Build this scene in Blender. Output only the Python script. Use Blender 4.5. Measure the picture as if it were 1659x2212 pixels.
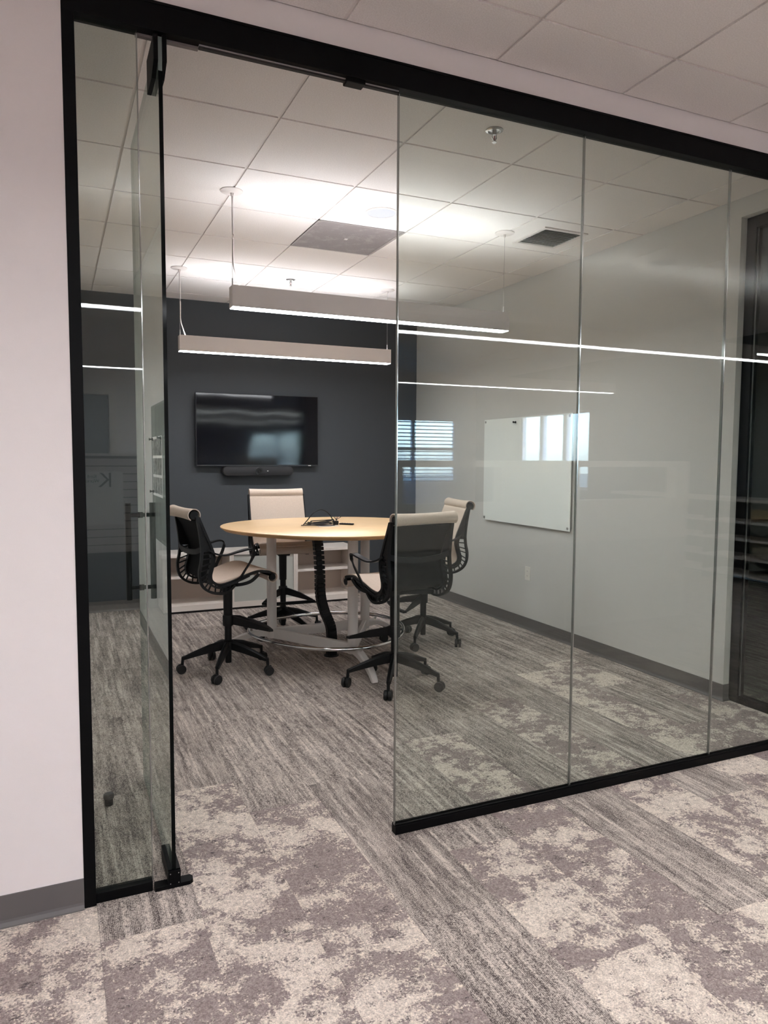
import bpy, bmesh, math, random
from mathutils import Vector, Matrix
random.seed(7)
scene = bpy.context.scene
col = scene.collection
for o in list(bpy.data.objects):
    bpy.data.objects.remove(o, do_unlink=True)

# ------------------------------------------------------------------ camera
CAM_Z = 1.455
F_PX, YAW, PITCH, ROLL = 1578.2325, 0.4223, -0.0741, 0.0047
cam_data = bpy.data.cameras.new('camera')
cam_data.sensor_fit = 'HORIZONTAL'
cam_data.sensor_width = 36.0
cam_data.lens = F_PX / 1659.0 * 36.0
cam_data.clip_start = 0.05
cam_data.clip_end = 300
cam = bpy.data.objects.new('camera', cam_data)
col.objects.link(cam)
fwd = Vector((math.sin(YAW) * math.cos(PITCH), math.cos(YAW) * math.cos(PITCH), math.sin(PITCH)))
rgt = Vector((math.cos(YAW), -math.sin(YAW), 0))
upv = rgt.cross(fwd)
r2 = rgt * math.cos(ROLL) + upv * math.sin(ROLL)
u2 = upv * math.cos(ROLL) - rgt * math.sin(ROLL)
m = Matrix((r2, u2, -fwd)).transposed().to_4x4()
m.translation = Vector((0, 0, CAM_Z))
cam.matrix_world = m
scene.camera = cam

# ------------------------------------------------------------------ world, exposure
world = bpy.data.worlds.new('sky')
scene.world = world
world.use_nodes = True
wn = world.node_tree
wn.nodes.clear()
sky = wn.nodes.new('ShaderNodeTexSky')
sky.sky_type = 'NISHITA'
sky.sun_disc = False
sky.sun_elevation = math.radians(38)
sky.sun_rotation = math.radians(30)
bg = wn.nodes.new('ShaderNodeBackground')
bg.inputs['Strength'].default_value = 1.0
wo = wn.nodes.new('ShaderNodeOutputWorld')
tint = wn.nodes.new('ShaderNodeMix'); tint.data_type = 'RGBA'; tint.blend_type = 'MULTIPLY'
tint.inputs[0].default_value = 1.0
tint.inputs[7].default_value = (0.64, 0.80, 1.18, 1)
wn.links.new(sky.outputs[0], tint.inputs[6])
wn.links.new(tint.outputs[2], bg.inputs[0])
wn.links.new(bg.outputs[0], wo.inputs[0])
scene.view_settings.view_transform = 'Standard'
scene.view_settings.look = 'None'
scene.view_settings.exposure = 2.4
scene.view_settings.gamma = 1.0
scene.view_settings.use_curve_mapping = False
cy = scene.cycles
cy.max_bounces = 9
cy.diffuse_bounces = 5
cy.glossy_bounces = 5
cy.transparent_max_bounces = 24
cy.transmission_bounces = 6
cy.sample_clamp_indirect = 8.0
cy.use_denoising = True
cy.caustics_reflective = False
cy.caustics_refractive = False

LAMP_DOWN = 10.3      # room pendants, lower lens
LAMP_UP = 5.6       # room pendants, upper lens
OFFICE_DOWN = 10.1    # open-plan pendants
OFFICE_UP = 7.6

# ------------------------------------------------------------------ materials
def srgb(r, g, b):
    f = lambda c: (c / 255 / 12.92) if c / 255 <= 0.04045 else ((c / 255 + 0.055) / 1.055) ** 2.4
    return (f(r), f(g), f(b), 1)

class NT:
    def __init__(self, mat):
        mat.use_nodes = True
        self.t = mat.node_tree
        self.t.nodes.clear()
        self.out = self.t.nodes.new('ShaderNodeOutputMaterial')
    def n(self, kind, **kw):
        nd = self.t.nodes.new(kind)
        for k, v in kw.items():
            setattr(nd, k, v)
        return nd
    def l(self, a, b):
        self.t.links.new(a, b)
    def val(self, sock, v):
        if hasattr(v, 'is_output'):
            self.l(v, sock)
        else:
            sock.default_value = v
    def math(self, op, a, b=None, c=None, clamp=False):
        nd = self.n('ShaderNodeMath', operation=op, use_clamp=clamp)
        self.val(nd.inputs[0], a)
        if b is not None: self.val(nd.inputs[1], b)
        if c is not None: self.val(nd.inputs[2], c)
        return nd.outputs[0]
    def vmath(self, op, a, b):
        nd = self.n('ShaderNodeVectorMath', operation=op)
        self.val(nd.inputs[0], a); self.val(nd.inputs[1], b)
        return nd.outputs[0]
    def noise(self, vec, scale, detail=2, rough=0.5):
        nd = self.n('ShaderNodeTexNoise')
        if vec is not None: self.l(vec, nd.inputs['Vector'])
        nd.inputs['Scale'].default_value = scale
        nd.inputs['Detail'].default_value = detail
        nd.inputs['Roughness'].default_value = rough
        return nd.outputs[0]
    def mix(self, fac, a, b, blend='MIX'):
        nd = self.n('ShaderNodeMix', data_type='RGBA', blend_type=blend)
        self.val(nd.inputs[0], fac)
        self.val(nd.inputs[6], a); self.val(nd.inputs[7], b)
        return nd.outputs[2]
    def ramp(self, fac, lo, hi):
        nd = self.n('ShaderNodeMapRange', clamp=True)
        self.val(nd.inputs[0], fac)
        nd.inputs[1].default_value = lo; nd.inputs[2].default_value = hi
        return nd.outputs[0]

MATS = {}
def mat(name, color, rough=0.5, metal=0.0, noise=0.0, nscale=40, bump=0.0, bscale=200, spec=0.5, coat=0.0):
    if name in MATS: return MATS[name]
    m = bpy.data.materials.new(name)
    t = NT(m)
    p = t.n('ShaderNodeBsdfPrincipled')
    t.l(p.outputs[0], t.out.inputs[0])
    p.inputs['Roughness'].default_value = rough
    p.inputs['Metallic'].default_value = metal
    p.inputs['Specular IOR Level'].default_value = spec
    p.inputs['Coat Weight'].default_value = coat
    tc = t.n('ShaderNodeTexCoord').outputs['Object']
    c = color if len(color) == 4 else (*color, 1)
    nz = t.noise(tc, nscale, 3)
    k = t.math('MULTIPLY_ADD', t.math('SUBTRACT', nz, 0.5), noise * 2, 1.0)
    cc = t.n('ShaderNodeVectorMath', operation='SCALE')
    cc.inputs[0].default_value = c[:3]
    t.l(k, cc.inputs['Scale'])
    t.l(cc.outputs[0], p.inputs['Base Color'])
    if bump:
        b = t.n('ShaderNodeBump')
        b.inputs['Strength'].default_value = bump
        b.inputs['Distance'].default_value = 0.002
        t.l(t.noise(tc, bscale, 3, 0.6), b.inputs['Height'])
        t.l(b.outputs[0], p.inputs['Normal'])
    MATS[name] = m
    return m

def emit_mat(name, color, strength):
    m = bpy.data.materials.new(name)
    t = NT(m)
    e = t.n('ShaderNodeEmission')
    e.inputs[0].default_value = color
    e.inputs[1].default_value = strength
    t.l(e.outputs[0], t.out.inputs[0])
    MATS[name] = m
    return m

def glass_mat(name, tint, f0=0.031):
    m = bpy.data.materials.new(name)
    t = NT(m)
    lw = t.n('ShaderNodeLayerWeight')
    lw.inputs[0].default_value = 0.5
    p5 = t.math('POWER', lw.outputs['Facing'], 5.0)
    fac = t.math('MULTIPLY_ADD', p5, 1 - f0, f0)
    tr = t.n('ShaderNodeBsdfTransparent')
    tr.inputs[0].default_value = tint
    gl = t.n('ShaderNodeBsdfGlossy')
    gl.inputs['Roughness'].default_value = 0.0
    gl.inputs['Color'].default_value = (0.95, 1.0, 0.97, 1)
    mx = t.n('ShaderNodeMixShader')
    t.l(fac, mx.inputs[0]); t.l(tr.outputs[0], mx.inputs[1]); t.l(gl.outputs[0], mx.inputs[2])
    t.l(mx.outputs[0], t.out.inputs[0])
    MATS[name] = m
    return m

def carpet_plush():
    m = bpy.data.materials.new('carpet_plush')
    t = NT(m)
    p = t.n('ShaderNodeBsdfPrincipled'); t.l(p.outputs[0], t.out.inputs[0])
    p.inputs['Roughness'].default_value = 0.95
    p.inputs['Specular IOR Level'].default_value = 0.1
    tc = t.n('ShaderNodeTexCoord').outputs['Object']
    rnd = t.n('ShaderNodeObjectInfo').outputs['Random']
    off = t.n('ShaderNodeCombineXYZ')
    t.val(off.inputs[0], t.math('MULTIPLY', rnd, 37.0)); t.val(off.inputs[1], t.math('MULTIPLY', rnd, 91.0)); t.val(off.inputs[2], t.math('MULTIPLY', rnd, 13.0))
    v = t.vmath('ADD', tc, off.outputs[0])
    c0 = lambda sc, d, r, k: t.math('MULTIPLY', t.math('SUBTRACT', t.noise(v, sc, d, r), 0.5), k)
    bias = t.math('MULTIPLY_ADD', rnd, 0.14, -0.05)
    f = t.math('ADD', t.math('ADD', c0(4.2, 2, 0.5, 1.2), c0(17, 4, 0.72, 1.25)), t.math('ADD', c0(120, 2, 0.65, 0.75), bias))
    f = t.ramp(f, -0.06, 0.06)
    mauve = t.mix(t.ramp(t.noise(v, 90, 3), 0.3, 0.7), srgb(142, 128, 126), srgb(172, 158, 153))
    cream = t.mix(t.ramp(t.noise(v, 60, 3), 0.3, 0.7), srgb(206, 192, 180), srgb(240, 227, 214))
    c = t.mix(f, mauve, cream)
    mp = t.n('ShaderNodeMapping'); mp.inputs['Scale'].default_value = (1.0, 1.6, 1)
    t.l(v, mp.inputs[0])
    dk = t.noise(mp.outputs[0], 17, 6, 0.8)
    dk = t.math('ADD', dk, t.math('MULTIPLY', t.math('SUBTRACT', t.noise(v, 220, 1), 0.5), 0.25))
    c = t.mix(t.math('MULTIPLY', t.ramp(dk, 0.59, 0.65), 0.85), c, srgb(88, 80, 82))
    sh = t.math('MULTIPLY_ADD', t.ramp(t.noise(v, 210, 2, 0.6), 0.28, 0.72), 0.62, 0.62)
    c = t.mix(1.0, c, sh, 'MULTIPLY')
    t.l(c, p.inputs['Base Color'])
    b = t.n('ShaderNodeBump'); b.inputs['Strength'].default_value = 0.7; b.inputs['Distance'].default_value = 0.006
    t.l(t.math('ADD', t.noise(v, 240, 2, 0.6), t.math('MULTIPLY', f, 0.6)), b.inputs['Height'])
    t.l(b.outputs[0], p.inputs['Normal'])
    return m

def carpet_stripe():
    m = bpy.data.materials.new('carpet_stripe')
    t = NT(m)
    p = t.n('ShaderNodeBsdfPrincipled'); t.l(p.outputs[0], t.out.inputs[0])
    p.inputs['Roughness'].default_value = 0.95
    p.inputs['Specular IOR Level'].default_value = 0.1
    tc = t.n('ShaderNodeTexCoord').outputs['Object']
    rnd = t.n('ShaderNodeObjectInfo').outputs['Random']
    off = t.n('ShaderNodeCombineXYZ')
    t.val(off.inputs[0], t.math('MULTIPLY', rnd, 37.0)); t.val(off.inputs[1], t.math('MULTIPLY', rnd, 91.0)); t.val(off.inputs[2], t.math('MULTIPLY', rnd, 13.0))
    v = t.vmath('ADD', tc, off.outputs[0])
    mp = t.n('ShaderNodeMapping'); mp.inputs['Scale'].default_value = (32, 2.0, 1)
    t.l(v, mp.inputs[0])
    st = t.noise(mp.outputs[0], 1.0, 5, 0.62)
    mp2 = t.n('ShaderNodeMapping'); mp2.inputs['Scale'].default_value = (95, 22, 1)
    t.l(v, mp2.inputs[0])
    st2 = t.noise(mp2.outputs[0], 1.0, 4, 0.7)
    patch = t.noise(v, 4.0, 4, 0.6)
    fine = t.noise(v, 230, 2, 0.75)
    sep = t.n('ShaderNodeSeparateXYZ'); t.l(tc, sep.inputs[0])
    weave = t.math('SINE', t.math('MULTIPLY', sep.outputs[0], 1150.0))
    f = t.math('ADD', t.math('MULTIPLY', st, 0.50), t.math('MULTIPLY', st2, 0.42))
    f = t.math('ADD', f, t.math('MULTIPLY', patch, 0.22))
    f = t.math('ADD', f, t.math('MULTIPLY', t.math('SUBTRACT', fine, 0.5), 0.95))
    f = t.math('ADD', f, t.math('MULTIPLY', weave, 0.035))
    mp3 = t.n('ShaderNodeMapping'); mp3.inputs['Scale'].default_value = (52, 1.7, 1); mp3.inputs['Location'].default_value = (3.3, 7.1, 0)
    t.l(v, mp3.inputs[0])
    dash = t.ramp(t.noise(mp3.outputs[0], 1.0, 2, 0.5), 0.56, 0.62)
    brk = t.ramp(t.noise(v, 55, 3, 0.7), 0.38, 0.55)
    f = t.math('ADD', f, t.math('MULTIPLY', t.math('MULTIPLY', dash, brk), 0.14))
    f = t.ramp(f, 0.42, 0.78)
    c = t.mix(f, srgb(80, 72, 71), srgb(216, 203, 193))
    t.l(c, p.inputs['Base Color'])
    b = t.n('ShaderNodeBump'); b.inputs['Strength'].default_value = 0.5; b.inputs['Distance'].default_value = 0.003
    t.l(fine, b.inputs['Height'])
    t.l(b.outputs[0], p.inputs['Normal'])
    return m

def tile_mat():
    m = bpy.data.materials.new('ceiling_tile')
    t = NT(m)
    p = t.n('ShaderNodeBsdfPrincipled'); t.l(p.outputs[0], t.out.inputs[0])
    p.inputs['Roughness'].default_value = 0.9
    p.inputs['Specular IOR Level'].default_value = 0.2
    tc = t.n('ShaderNodeTexCoord').outputs['Object']
    fine = t.noise(tc, 190, 3, 0.65)
    c = t.mix(t.ramp(fine, 0.3, 0.7), srgb(222, 215, 211), srgb(240, 234, 231))
    t.l(c, p.inputs['Base Color'])
    b = t.n('ShaderNodeBump'); b.inputs['Strength'].default_value = 0.45; b.inputs['Distance'].default_value = 0.002
    t.l(fine, b.inputs['Height']); t.l(b.outputs[0], p.inputs['Normal'])
    return m

def wood_mat():
    m = bpy.data.materials.new('maple_laminate')
    t = NT(m)
    p = t.n('ShaderNodeBsdfPrincipled'); t.l(p.outputs[0], t.out.inputs[0])
    p.inputs['Roughness'].default_value = 0.32
    tc = t.n('ShaderNodeTexCoord').outputs['Object']
    mp = t.n('ShaderNodeMapping'); mp.inputs['Scale'].default_value = (3, 42, 3)
    t.l(tc, mp.inputs[0])
    g = t.noise(mp.outputs[0], 1.0, 6, 0.65)
    g2 = t.noise(tc, 2.5, 3, 0.5)
    f = t.math('ADD', t.math('MULTIPLY', g, 0.75), t.math('MULTIPLY', g2, 0.35))
    c = t.mix(t.ramp(f, 0.35, 0.75), srgb(226, 186, 136), srgb(245, 214, 172))
    t.l(c, p.inputs['Base Color'])
    return m

def perforated_mat():
    m = bpy.data.materials.new('perforated_metal')
    t = NT(m)
    p = t.n('ShaderNodeBsdfPrincipled'); t.l(p.outputs[0], t.out.inputs[0])
    p.inputs['Roughness'].default_value = 0.6
    tc = t.n('ShaderNodeTexCoord').outputs['Object']
    vo = t.n('ShaderNodeTexVoronoi'); vo.inputs['Scale'].default_value = 150; vo.inputs['Randomness'].default_value = 0.0
    t.l(tc, vo.inputs['Vector'])
    hole = t.ramp(vo.outputs['Distance'], 0.36, 0.42)
    du = t.noise(tc, 9, 6, 0.7)
    met = t.mix(t.ramp(du, 0.5, 0.7), srgb(150, 141, 141), srgb(176, 168, 166))
    t.l(t.mix(hole, srgb(60, 55, 56), met), p.inputs['Base Color'])
    return m

def tv_mat():
    m = bpy.data.materials.new('tv_screen')
    t = NT(m)
    p = t.n('ShaderNodeBsdfPrincipled'); t.l(p.outputs[0], t.out.inputs[0])
    p.inputs['Base Color'].default_value = (0.004, 0.004, 0.006, 1)
    p.inputs['Roughness'].default_value = 0.06
    p.inputs['Specular IOR Level'].default_value = 0.32
    tc = t.n('ShaderNodeTexCoord').outputs['Object']
    b = t.n('ShaderNodeBump'); b.inputs['Strength'].default_value = 0.12; b.inputs['Distance'].default_value = 0.02
    t.l(t.noise(tc, 2.2, 1, 0.4), b.inputs['Height']); t.l(b.outputs[0], p.inputs['Normal'])
    return m

def photo_mat():
    m = bpy.data.materials.new('photo_print')
    t = NT(m)
    p = t.n('ShaderNodeBsdfPrincipled'); t.l(p.outputs[0], t.out.inputs[0])
    p.inputs['Roughness'].default_value = 0.4
    tc = t.n('ShaderNodeTexCoord').outputs['Object']
    rnd = t.n('ShaderNodeObjectInfo').outputs['Random']
    off = t.n('ShaderNodeCombineXYZ'); t.val(off.inputs[0], t.math('MULTIPLY', rnd, 50.0)); t.val(off.inputs[1], t.math('MULTIPLY', rnd, 20.0))
    v = t.vmath('ADD', tc, off.outputs[0])
    f = t.ramp(t.noise(v, 26, 6, 0.75), 0.4, 0.62)
    t.l(t.mix(f, srgb(18, 20, 28), srgb(200, 200, 192)), p.inputs['Base Color'])
    return m

WALL = mat('wall_paint', srgb(205, 203, 199), 0.75, noise=0.015, nscale=25, bump=0.12, bscale=350, spec=0.25)
OWALL = mat('office_wall_paint', srgb(222, 214, 212), 0.75, noise=0.015, nscale=25, bump=0.12, bscale=350, spec=0.25)
NAVY = mat('navy_wall_paint', srgb(67, 71, 75), 0.6, noise=0.03, nscale=30, bump=0.1, bscale=350, spec=0.3)
BASE = mat('vinyl_base', srgb(92, 88, 87), 0.5, noise=0.03, nscale=15)
PLUSH = carpet_plush()
STRIPE = carpet_stripe()
TILE = tile_mat()
GRID = mat('grid_white', srgb(222, 214, 210), 0.5, noise=0.01)
BLACKF = mat('black_anodised', srgb(4, 4, 5), 0.5, noise=0.05, spec=0.12)
CHROME = mat('polished_chrome', (0.62, 0.61, 0.6), 0.12, metal=1.0, noise=0.02)
STEEL = mat('brushed_steel', (0.5, 0.49, 0.48), 0.35, metal=1.0, noise=0.05)
GLASS = glass_mat('partition_glass', (0.888, 0.915, 0.896, 1))
SIDEGLASS = glass_mat('side_glass', (0.80, 0.85, 0.82, 1))
WINGLASS = glass_mat('window_glass', (0.95, 0.97, 0.97, 1))
EDGE = mat('glass_edge', srgb(112, 124, 119), 0.12, noise=0.05, spec=0.8)
SEAL = mat('clear_seal', (0.36, 0.38, 0.37), 0.12, metal=0.9, noise=0.05)
DARKEDGE = mat('dark_glass_edge', srgb(4, 8, 8), 0.12, noise=0.05, spec=0.12)
WOOD = wood_mat()
WOODEDGE = mat('maple_edge', srgb(186, 150, 104), 0.4, noise=0.06, nscale=90)
TABLEMET = mat('silver_paint', srgb(206, 200, 196), 0.4, noise=0.02)
CHAIRBLK = mat('chair_graphite', srgb(15, 15, 16), 0.45, spec=0.25, noise=0.06, nscale=60)
CHAIRDRK = mat('chair_black', srgb(11, 11, 12), 0.5, spec=0.3, noise=0.06, nscale=60)
MESHBLK = mat('chair_rear_mesh', srgb(15, 16, 17), 0.8, spec=0.15, noise=0.03, nscale=300)
FABRIC = mat('oatmeal_fabric', srgb(200, 184, 170), 0.9, noise=0.16, nscale=160, bump=0.4, bscale=400, spec=0.15)
RUBBER = mat('caster_rubber', srgb(9, 9, 10), 0.5, noise=0.05)
CABWHITE = mat('cabinet_white', srgb(228, 219, 211), 0.4, noise=0.01)
CABBACK = mat('cabinet_back_panel', srgb(206, 192, 182), 0.5, noise=0.01)
FROST = mat('frosted_panel', srgb(186, 188, 182), 0.25, noise=0.01)
FIXT = mat('fixture_white', srgb(216, 208, 204), 0.45, noise=0.01)
LENS = emit_mat('lens_down', (0.95, 0.965, 1.0, 1), LAMP_DOWN)
LENSUP = emit_mat('lens_up', (0.95, 0.965, 1.0, 1), LAMP_UP)
OLENS = emit_mat('office_lens_down', (0.95, 0.965, 1.0, 1), OFFICE_DOWN)
OLENSUP = emit_mat('office_lens_up', (0.95, 0.965, 1.0, 1), OFFICE_UP)
TVBODY = mat('tv_plastic', srgb(12, 12, 14), 0.35)
TVSCR = tv_mat()
GREYPL = mat('camera_bar_fabric', srgb(44, 44, 46), 0.8, noise=0.12, nscale=400)
BOARD = mat('white_glass_board', srgb(244, 247, 243), 0.06, spec=0.6)
PLATE = mat('outlet_plastic', srgb(226, 222, 214), 0.4)
DARK = mat('dark_slot', srgb(20, 19, 19), 0.6)
SPKR = mat('speaker_grille', srgb(172, 174, 180), 0.7, noise=0.05, nscale=300)
PERF = perforated_mat()
PHOTO = photo_mat()
PAPER = mat('paper_white', srgb(244, 243, 240), 0.7)
BLIND = mat('blind_slat', srgb(190, 196, 206), 0.5)
WINFRAME = mat('window_frame_white', srgb(224, 224, 226), 0.4)
BRANCH = mat('bark', srgb(118, 106, 100), 0.9, noise=0.1)
BRICKW = mat('far_building_wall', srgb(176, 160, 152), 0.9, noise=0.05, nscale=3)
LAWN = mat('lawn', srgb(120, 120, 96), 1.0, noise=0.2, nscale=2)
REDBOOK = mat('red_book_cloth', srgb(140, 24, 30), 0.6)
DKBOOK = mat('dark_book_cloth', srgb(48, 44, 50), 0.6)
TANBOX = mat('cream_book_cloth', srgb(190, 180, 165), 0.7)
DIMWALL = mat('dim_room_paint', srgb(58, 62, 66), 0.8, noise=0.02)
INK = mat('printed_ink', srgb(58, 60, 66), 0.7)

# ------------------------------------------------------------------ helpers
def new_obj(name, me, mats, parent=None, smooth=False):
    o = bpy.data.objects.new(name, me)
    col.objects.link(o)
    if not isinstance(mats, (list, tuple)): mats = [mats]
    if not me.materials:
        for mm in mats: me.materials.append(mm)
    if smooth:
        for f in me.polygons: f.use_smooth = True
    if parent: o.parent = parent
    return o
def from_bm(name, bm, mats, parent=None, smooth=False, angle=None):
    bmesh.ops.recalc_face_normals(bm, faces=bm.faces[:])
    me = bpy.data.meshes.new(name)
    bm.to_mesh(me); bm.free()
    o = new_obj(name, me, mats, parent, smooth)
    if angle is not None:
        for f in me.polygons: f.use_smooth = True
        me.set_sharp_from_angle(angle=math.radians(angle))
    return o
def box(bm, x0, x1, y0, y1, z0, z1, mi=0, bev=0.0):
    vs = [bm.verts.new((x, y, z)) for x in (x0, x1) for y in (y0, y1) for z in (z0, z1)]
    idx = [(0, 1, 3, 2), (4, 6, 7, 5), (0, 4, 5, 1), (2, 3, 7, 6), (0, 2, 6, 4), (1, 5, 7, 3)]
    fs = []
    for i in idx:
        f = bm.faces.new([vs[k] for k in i]); f.material_index = mi; fs.append(f)
    if bev:
        es = list({e for f in fs for e in f.edges})
        bmesh.ops.bevel(bm, geom=es, offset=bev, segments=2, affect='EDGES', profile=0.5)
    return fs
def boxobj(name, x0, x1, y0, y1, z0, z1, m, parent=None, bev=0.0):
    bm = bmesh.new(); box(bm, x0, x1, y0, y1, z0, z1, 0, bev)
    return from_bm(name, bm, m, parent)
def frames(pts, closed=False, upref=Vector((0, 0, 1))):
    out = []
    n = len(pts)
    for i in range(n):
        a = pts[(i - 1) % n] if (closed or i > 0) else pts[i]
        b = pts[(i + 1) % n] if (closed or i < n - 1) else pts[i]
        t = (b - a).normalized()
        s = t.cross(upref)
        if s.length < 1e-4: s = t.cross(Vector((1, 0, 0)))
        s.normalize()
        out.append((t, s, s.cross(t).normalized()))
    return out
def sweep(bm, pts, prof, closed=False, scale=None, upref=Vector((0, 0, 1)), mi=0, cap=True):
    pts = [Vector(p) for p in pts]
    fr = frames(pts, closed, upref)
    rings = []
    for i, p in enumerate(pts):
        t, s, u = fr[i]
        k = scale[i] if scale else 1.0
        kk = k if isinstance(k, (tuple, list)) else (k, k)
        rings.append([bm.verts.new(p + s * a * kk[0] + u * b * kk[1]) for a, b in prof])
    n = len(prof)
    rng = range(len(rings)) if closed else range(len(rings) - 1)
    for i in rng:
        r0, r1 = rings[i], rings[(i + 1) % len(rings)]
        for j in range(n):
            f = bm.faces.new((r0[j], r0[(j + 1) % n], r1[(j + 1) % n], r1[j])); f.material_index = mi
    if not closed and cap:
        bm.faces.new(rings[0][::-1]).material_index = mi
        bm.faces.new(rings[-1]).material_index = mi
def circ(r, n=10, r2=None):
    r2 = r if r2 is None else r2
    return [(r * math.cos(2 * math.pi * i / n), r2 * math.sin(2 * math.pi * i / n)) for i in range(n)]
def rect(w, h):
    return [(-w / 2, -h / 2), (w / 2, -h / 2), (w / 2, h / 2), (-w / 2, h / 2)]
def tube(bm, pts, r, n=10, closed=False, mi=0):
    sweep(bm, pts, circ(r, n), closed, mi=mi)
def cyl(bm, c, r, z0, z1, n=20, r2=None, mi=0):
    r2 = r if r2 is None else r2
    a = [bm.verts.new((c[0] + r * math.cos(2 * math.pi * i / n), c[1] + r * math.sin(2 * math.pi * i / n), z0)) for i in range(n)]
    b = [bm.verts.new((c[0] + r2 * math.cos(2 * math.pi * i / n), c[1] + r2 * math.sin(2 * math.pi * i / n), z1)) for i in range(n)]
    for i in range(n):
        bm.faces.new((a[i], a[(i + 1) % n], b[(i + 1) % n], b[i])).material_index = mi
    bm.faces.new(a[::-1]).material_index = mi; bm.faces.new(b).material_index = mi
def lathe(bm, prof, n=24, c=(0, 0, 0), mi=0):
    rings = [[bm.verts.new((c[0] + r * math.cos(2 * math.pi * i / n), c[1] + r * math.sin(2 * math.pi * i / n), c[2] + z)) for i in range(n)] for r, z in prof]
    for a, b in zip(rings, rings[1:]):
        for i in range(n):
            bm.faces.new((a[i], a[(i + 1) % n], b[(i + 1) % n], b[i])).material_index = mi
    bm.faces.new(rings[0]).material_index = mi; bm.faces.new(rings[-1]).material_index = mi
def catmull(pts, k=6, closed=False):
    pts = [Vector(p) for p in pts]
    n = len(pts); out = []
    segs = n if closed else n - 1
    for i in range(segs):
        if closed:
            p0, p1, p2, p3 = pts[(i - 1) % n], pts[i], pts[(i + 1) % n], pts[(i + 2) % n]
        else:
            p1, p2 = pts[i], pts[i + 1]
            p0 = pts[i - 1] if i > 0 else p1 * 2 - p2
            p3 = pts[i + 2] if i + 2 < n else p2 * 2 - p1
        for j in range(k):
            t = j / k
            out.append(0.5 * ((2 * p1) + (p2 - p0) * t + (2 * p0 - 5 * p1 + 4 * p2 - p3) * t * t + (3 * p1 - p0 - 3 * p2 + p3) * t ** 3))
    if not closed: out.append(pts[-1].copy())
    return out
def empty(name, loc=(0, 0, 0), rz=0.0):
    o = bpy.data.objects.new(name, None); col.objects.link(o)
    o.location = loc; o.rotation_euler = (0, 0, rz)
    o.empty_display_size = 0.05
    return o
def tag(o, label, cat=None, group=None, kind=None):
    o['label'] = label
    if cat: o['category'] = cat
    if group: o['group'] = group
    if kind: o['kind'] = kind
    return o
def struct(o, label=None):
    o['kind'] = 'structure'
    if label: o['label'] = label
    return o
def copy_tree(o, parent=None):
    c = o.copy(); col.objects.link(c); c.parent = parent
    for ch in o.children: copy_tree(ch, c)
    return c
def textobj(name, s, size, loc, rot, m, parent, extrude=0.0005, align='CENTER'):
    cu = bpy.data.curves.new(name, 'FONT'); cu.body = s; cu.size = size; cu.extrude = extrude
    cu.align_x = align; cu.align_y = 'CENTER'
    cu.materials.append(m)
    tmp = bpy.data.objects.new(name, cu); col.objects.link(tmp)
    bpy.context.view_layer.update()
    me = bpy.data.meshes.new_from_object(tmp.evaluated_get(bpy.context.evaluated_depsgraph_get()))
    bpy.data.objects.remove(tmp, do_unlink=True)
    o = bpy.data.objects.new(name, me); col.objects.link(o)
    if not me.materials: me.materials.append(m)
    o.location = loc; o.rotation_euler = rot; o.parent = parent
    return o

# ------------------------------------------------------------------ dimensions
CEIL = 2.954
XR, YB = 3.641, 7.25          # room right wall, back wall
YF0, YF1 = 2.452, 2.508       # partition frame depth
OX0, OX1, OY0 = -2.6, 7.7, -7.7   # open-plan office extents
GX0, S = 0.9454, 0.6096
SY = 0.6222; GY0 = 3.2466     # room grid
OGY = 2.163                   # office grid line

# ------------------------------------------------------------------ floor
bm = bmesh.new()
box(bm, OX0, OX1, OY0, 7.4, -0.10, -0.006)
floor = struct(from_bm('floor', bm, STRIPE), 'patterned grey and cream carpet floor')
PW = 0.302; PX0 = 0.388
plank_me = {}
def plank(x, y0, y1, kind):
    key = (round(y1 - y0, 3), kind)
    if key not in plank_me:
        b = bmesh.new(); h = (y1 - y0) / 2
        box(b, -PW / 2 + 0.0004, PW / 2 - 0.0004, -h + 0.0004, h - 0.0004, -0.0055, 0.0)
        me = bpy.data.meshes.new('carpet_plank'); b.to_mesh(me); b.free()
        me.materials.append(PLUSH if kind == 'p' else STRIPE)
        plank_me[key] = me
    o = bpy.data.objects.new('carpet_plank', plank_me[key]); col.objects.link(o)
    o.location = (x, (y0 + y1) / 2, 0); o.parent = floor
# per column: (end y, kind) from the corridor inwards
COLS = {-4: [(2.45, 'p')], -3: [(2.45, 'p')], -2: [(1.3, 's'), (2.45, 'p')], -1: [(2.25, 'p'), (7.25, 's')],
        0: [(2.06, 'p'), (3.18, 'p'), (7.25, 's')], 1: [(1.65, 'p'), (2.87, 'p'), (7.25, 's')], 2: [(7.25, 's')],
        3: [(1.59, 'p'), (2.28, 'p'), (7.25, 's')], 4: [(2.13, 'p'), (3.30, 'p'), (7.25, 's')],
        5: [(1.60, 'p'), (7.25, 's')], 6: [(2.35, 'p'), (3.66, 'p'), (7.25, 's')], 7: [(2.20, 'p'), (7.25, 's')],
        8: [(2.6, 'p'), (4.05, 'p'), (7.25, 's')], 9: [(1.9, 'p'), (2.9, 'p'), (3.6, 's'), (4.2, 'p'), (7.25, 's')],
        10: [(2.4, 's'), (3.3, 'p'), (7.25, 's')], 11: [(3.1, 'p')]}
for k, ints in COLS.items():
    y = 0.55 + (k * 0.37 % 0.4)
    for ye, kd in ints:
        L = ye - y
        n = max(1, round(L / 1.0))
        for i in range(n):
            if kd == 's' and y + L * (i + 0.5) / n > 7.3: continue
            plank(PX0 + PW * (k + 0.5), y + L * i / n, y + L * (i + 1) / n, kd)
        y = ye

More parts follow.
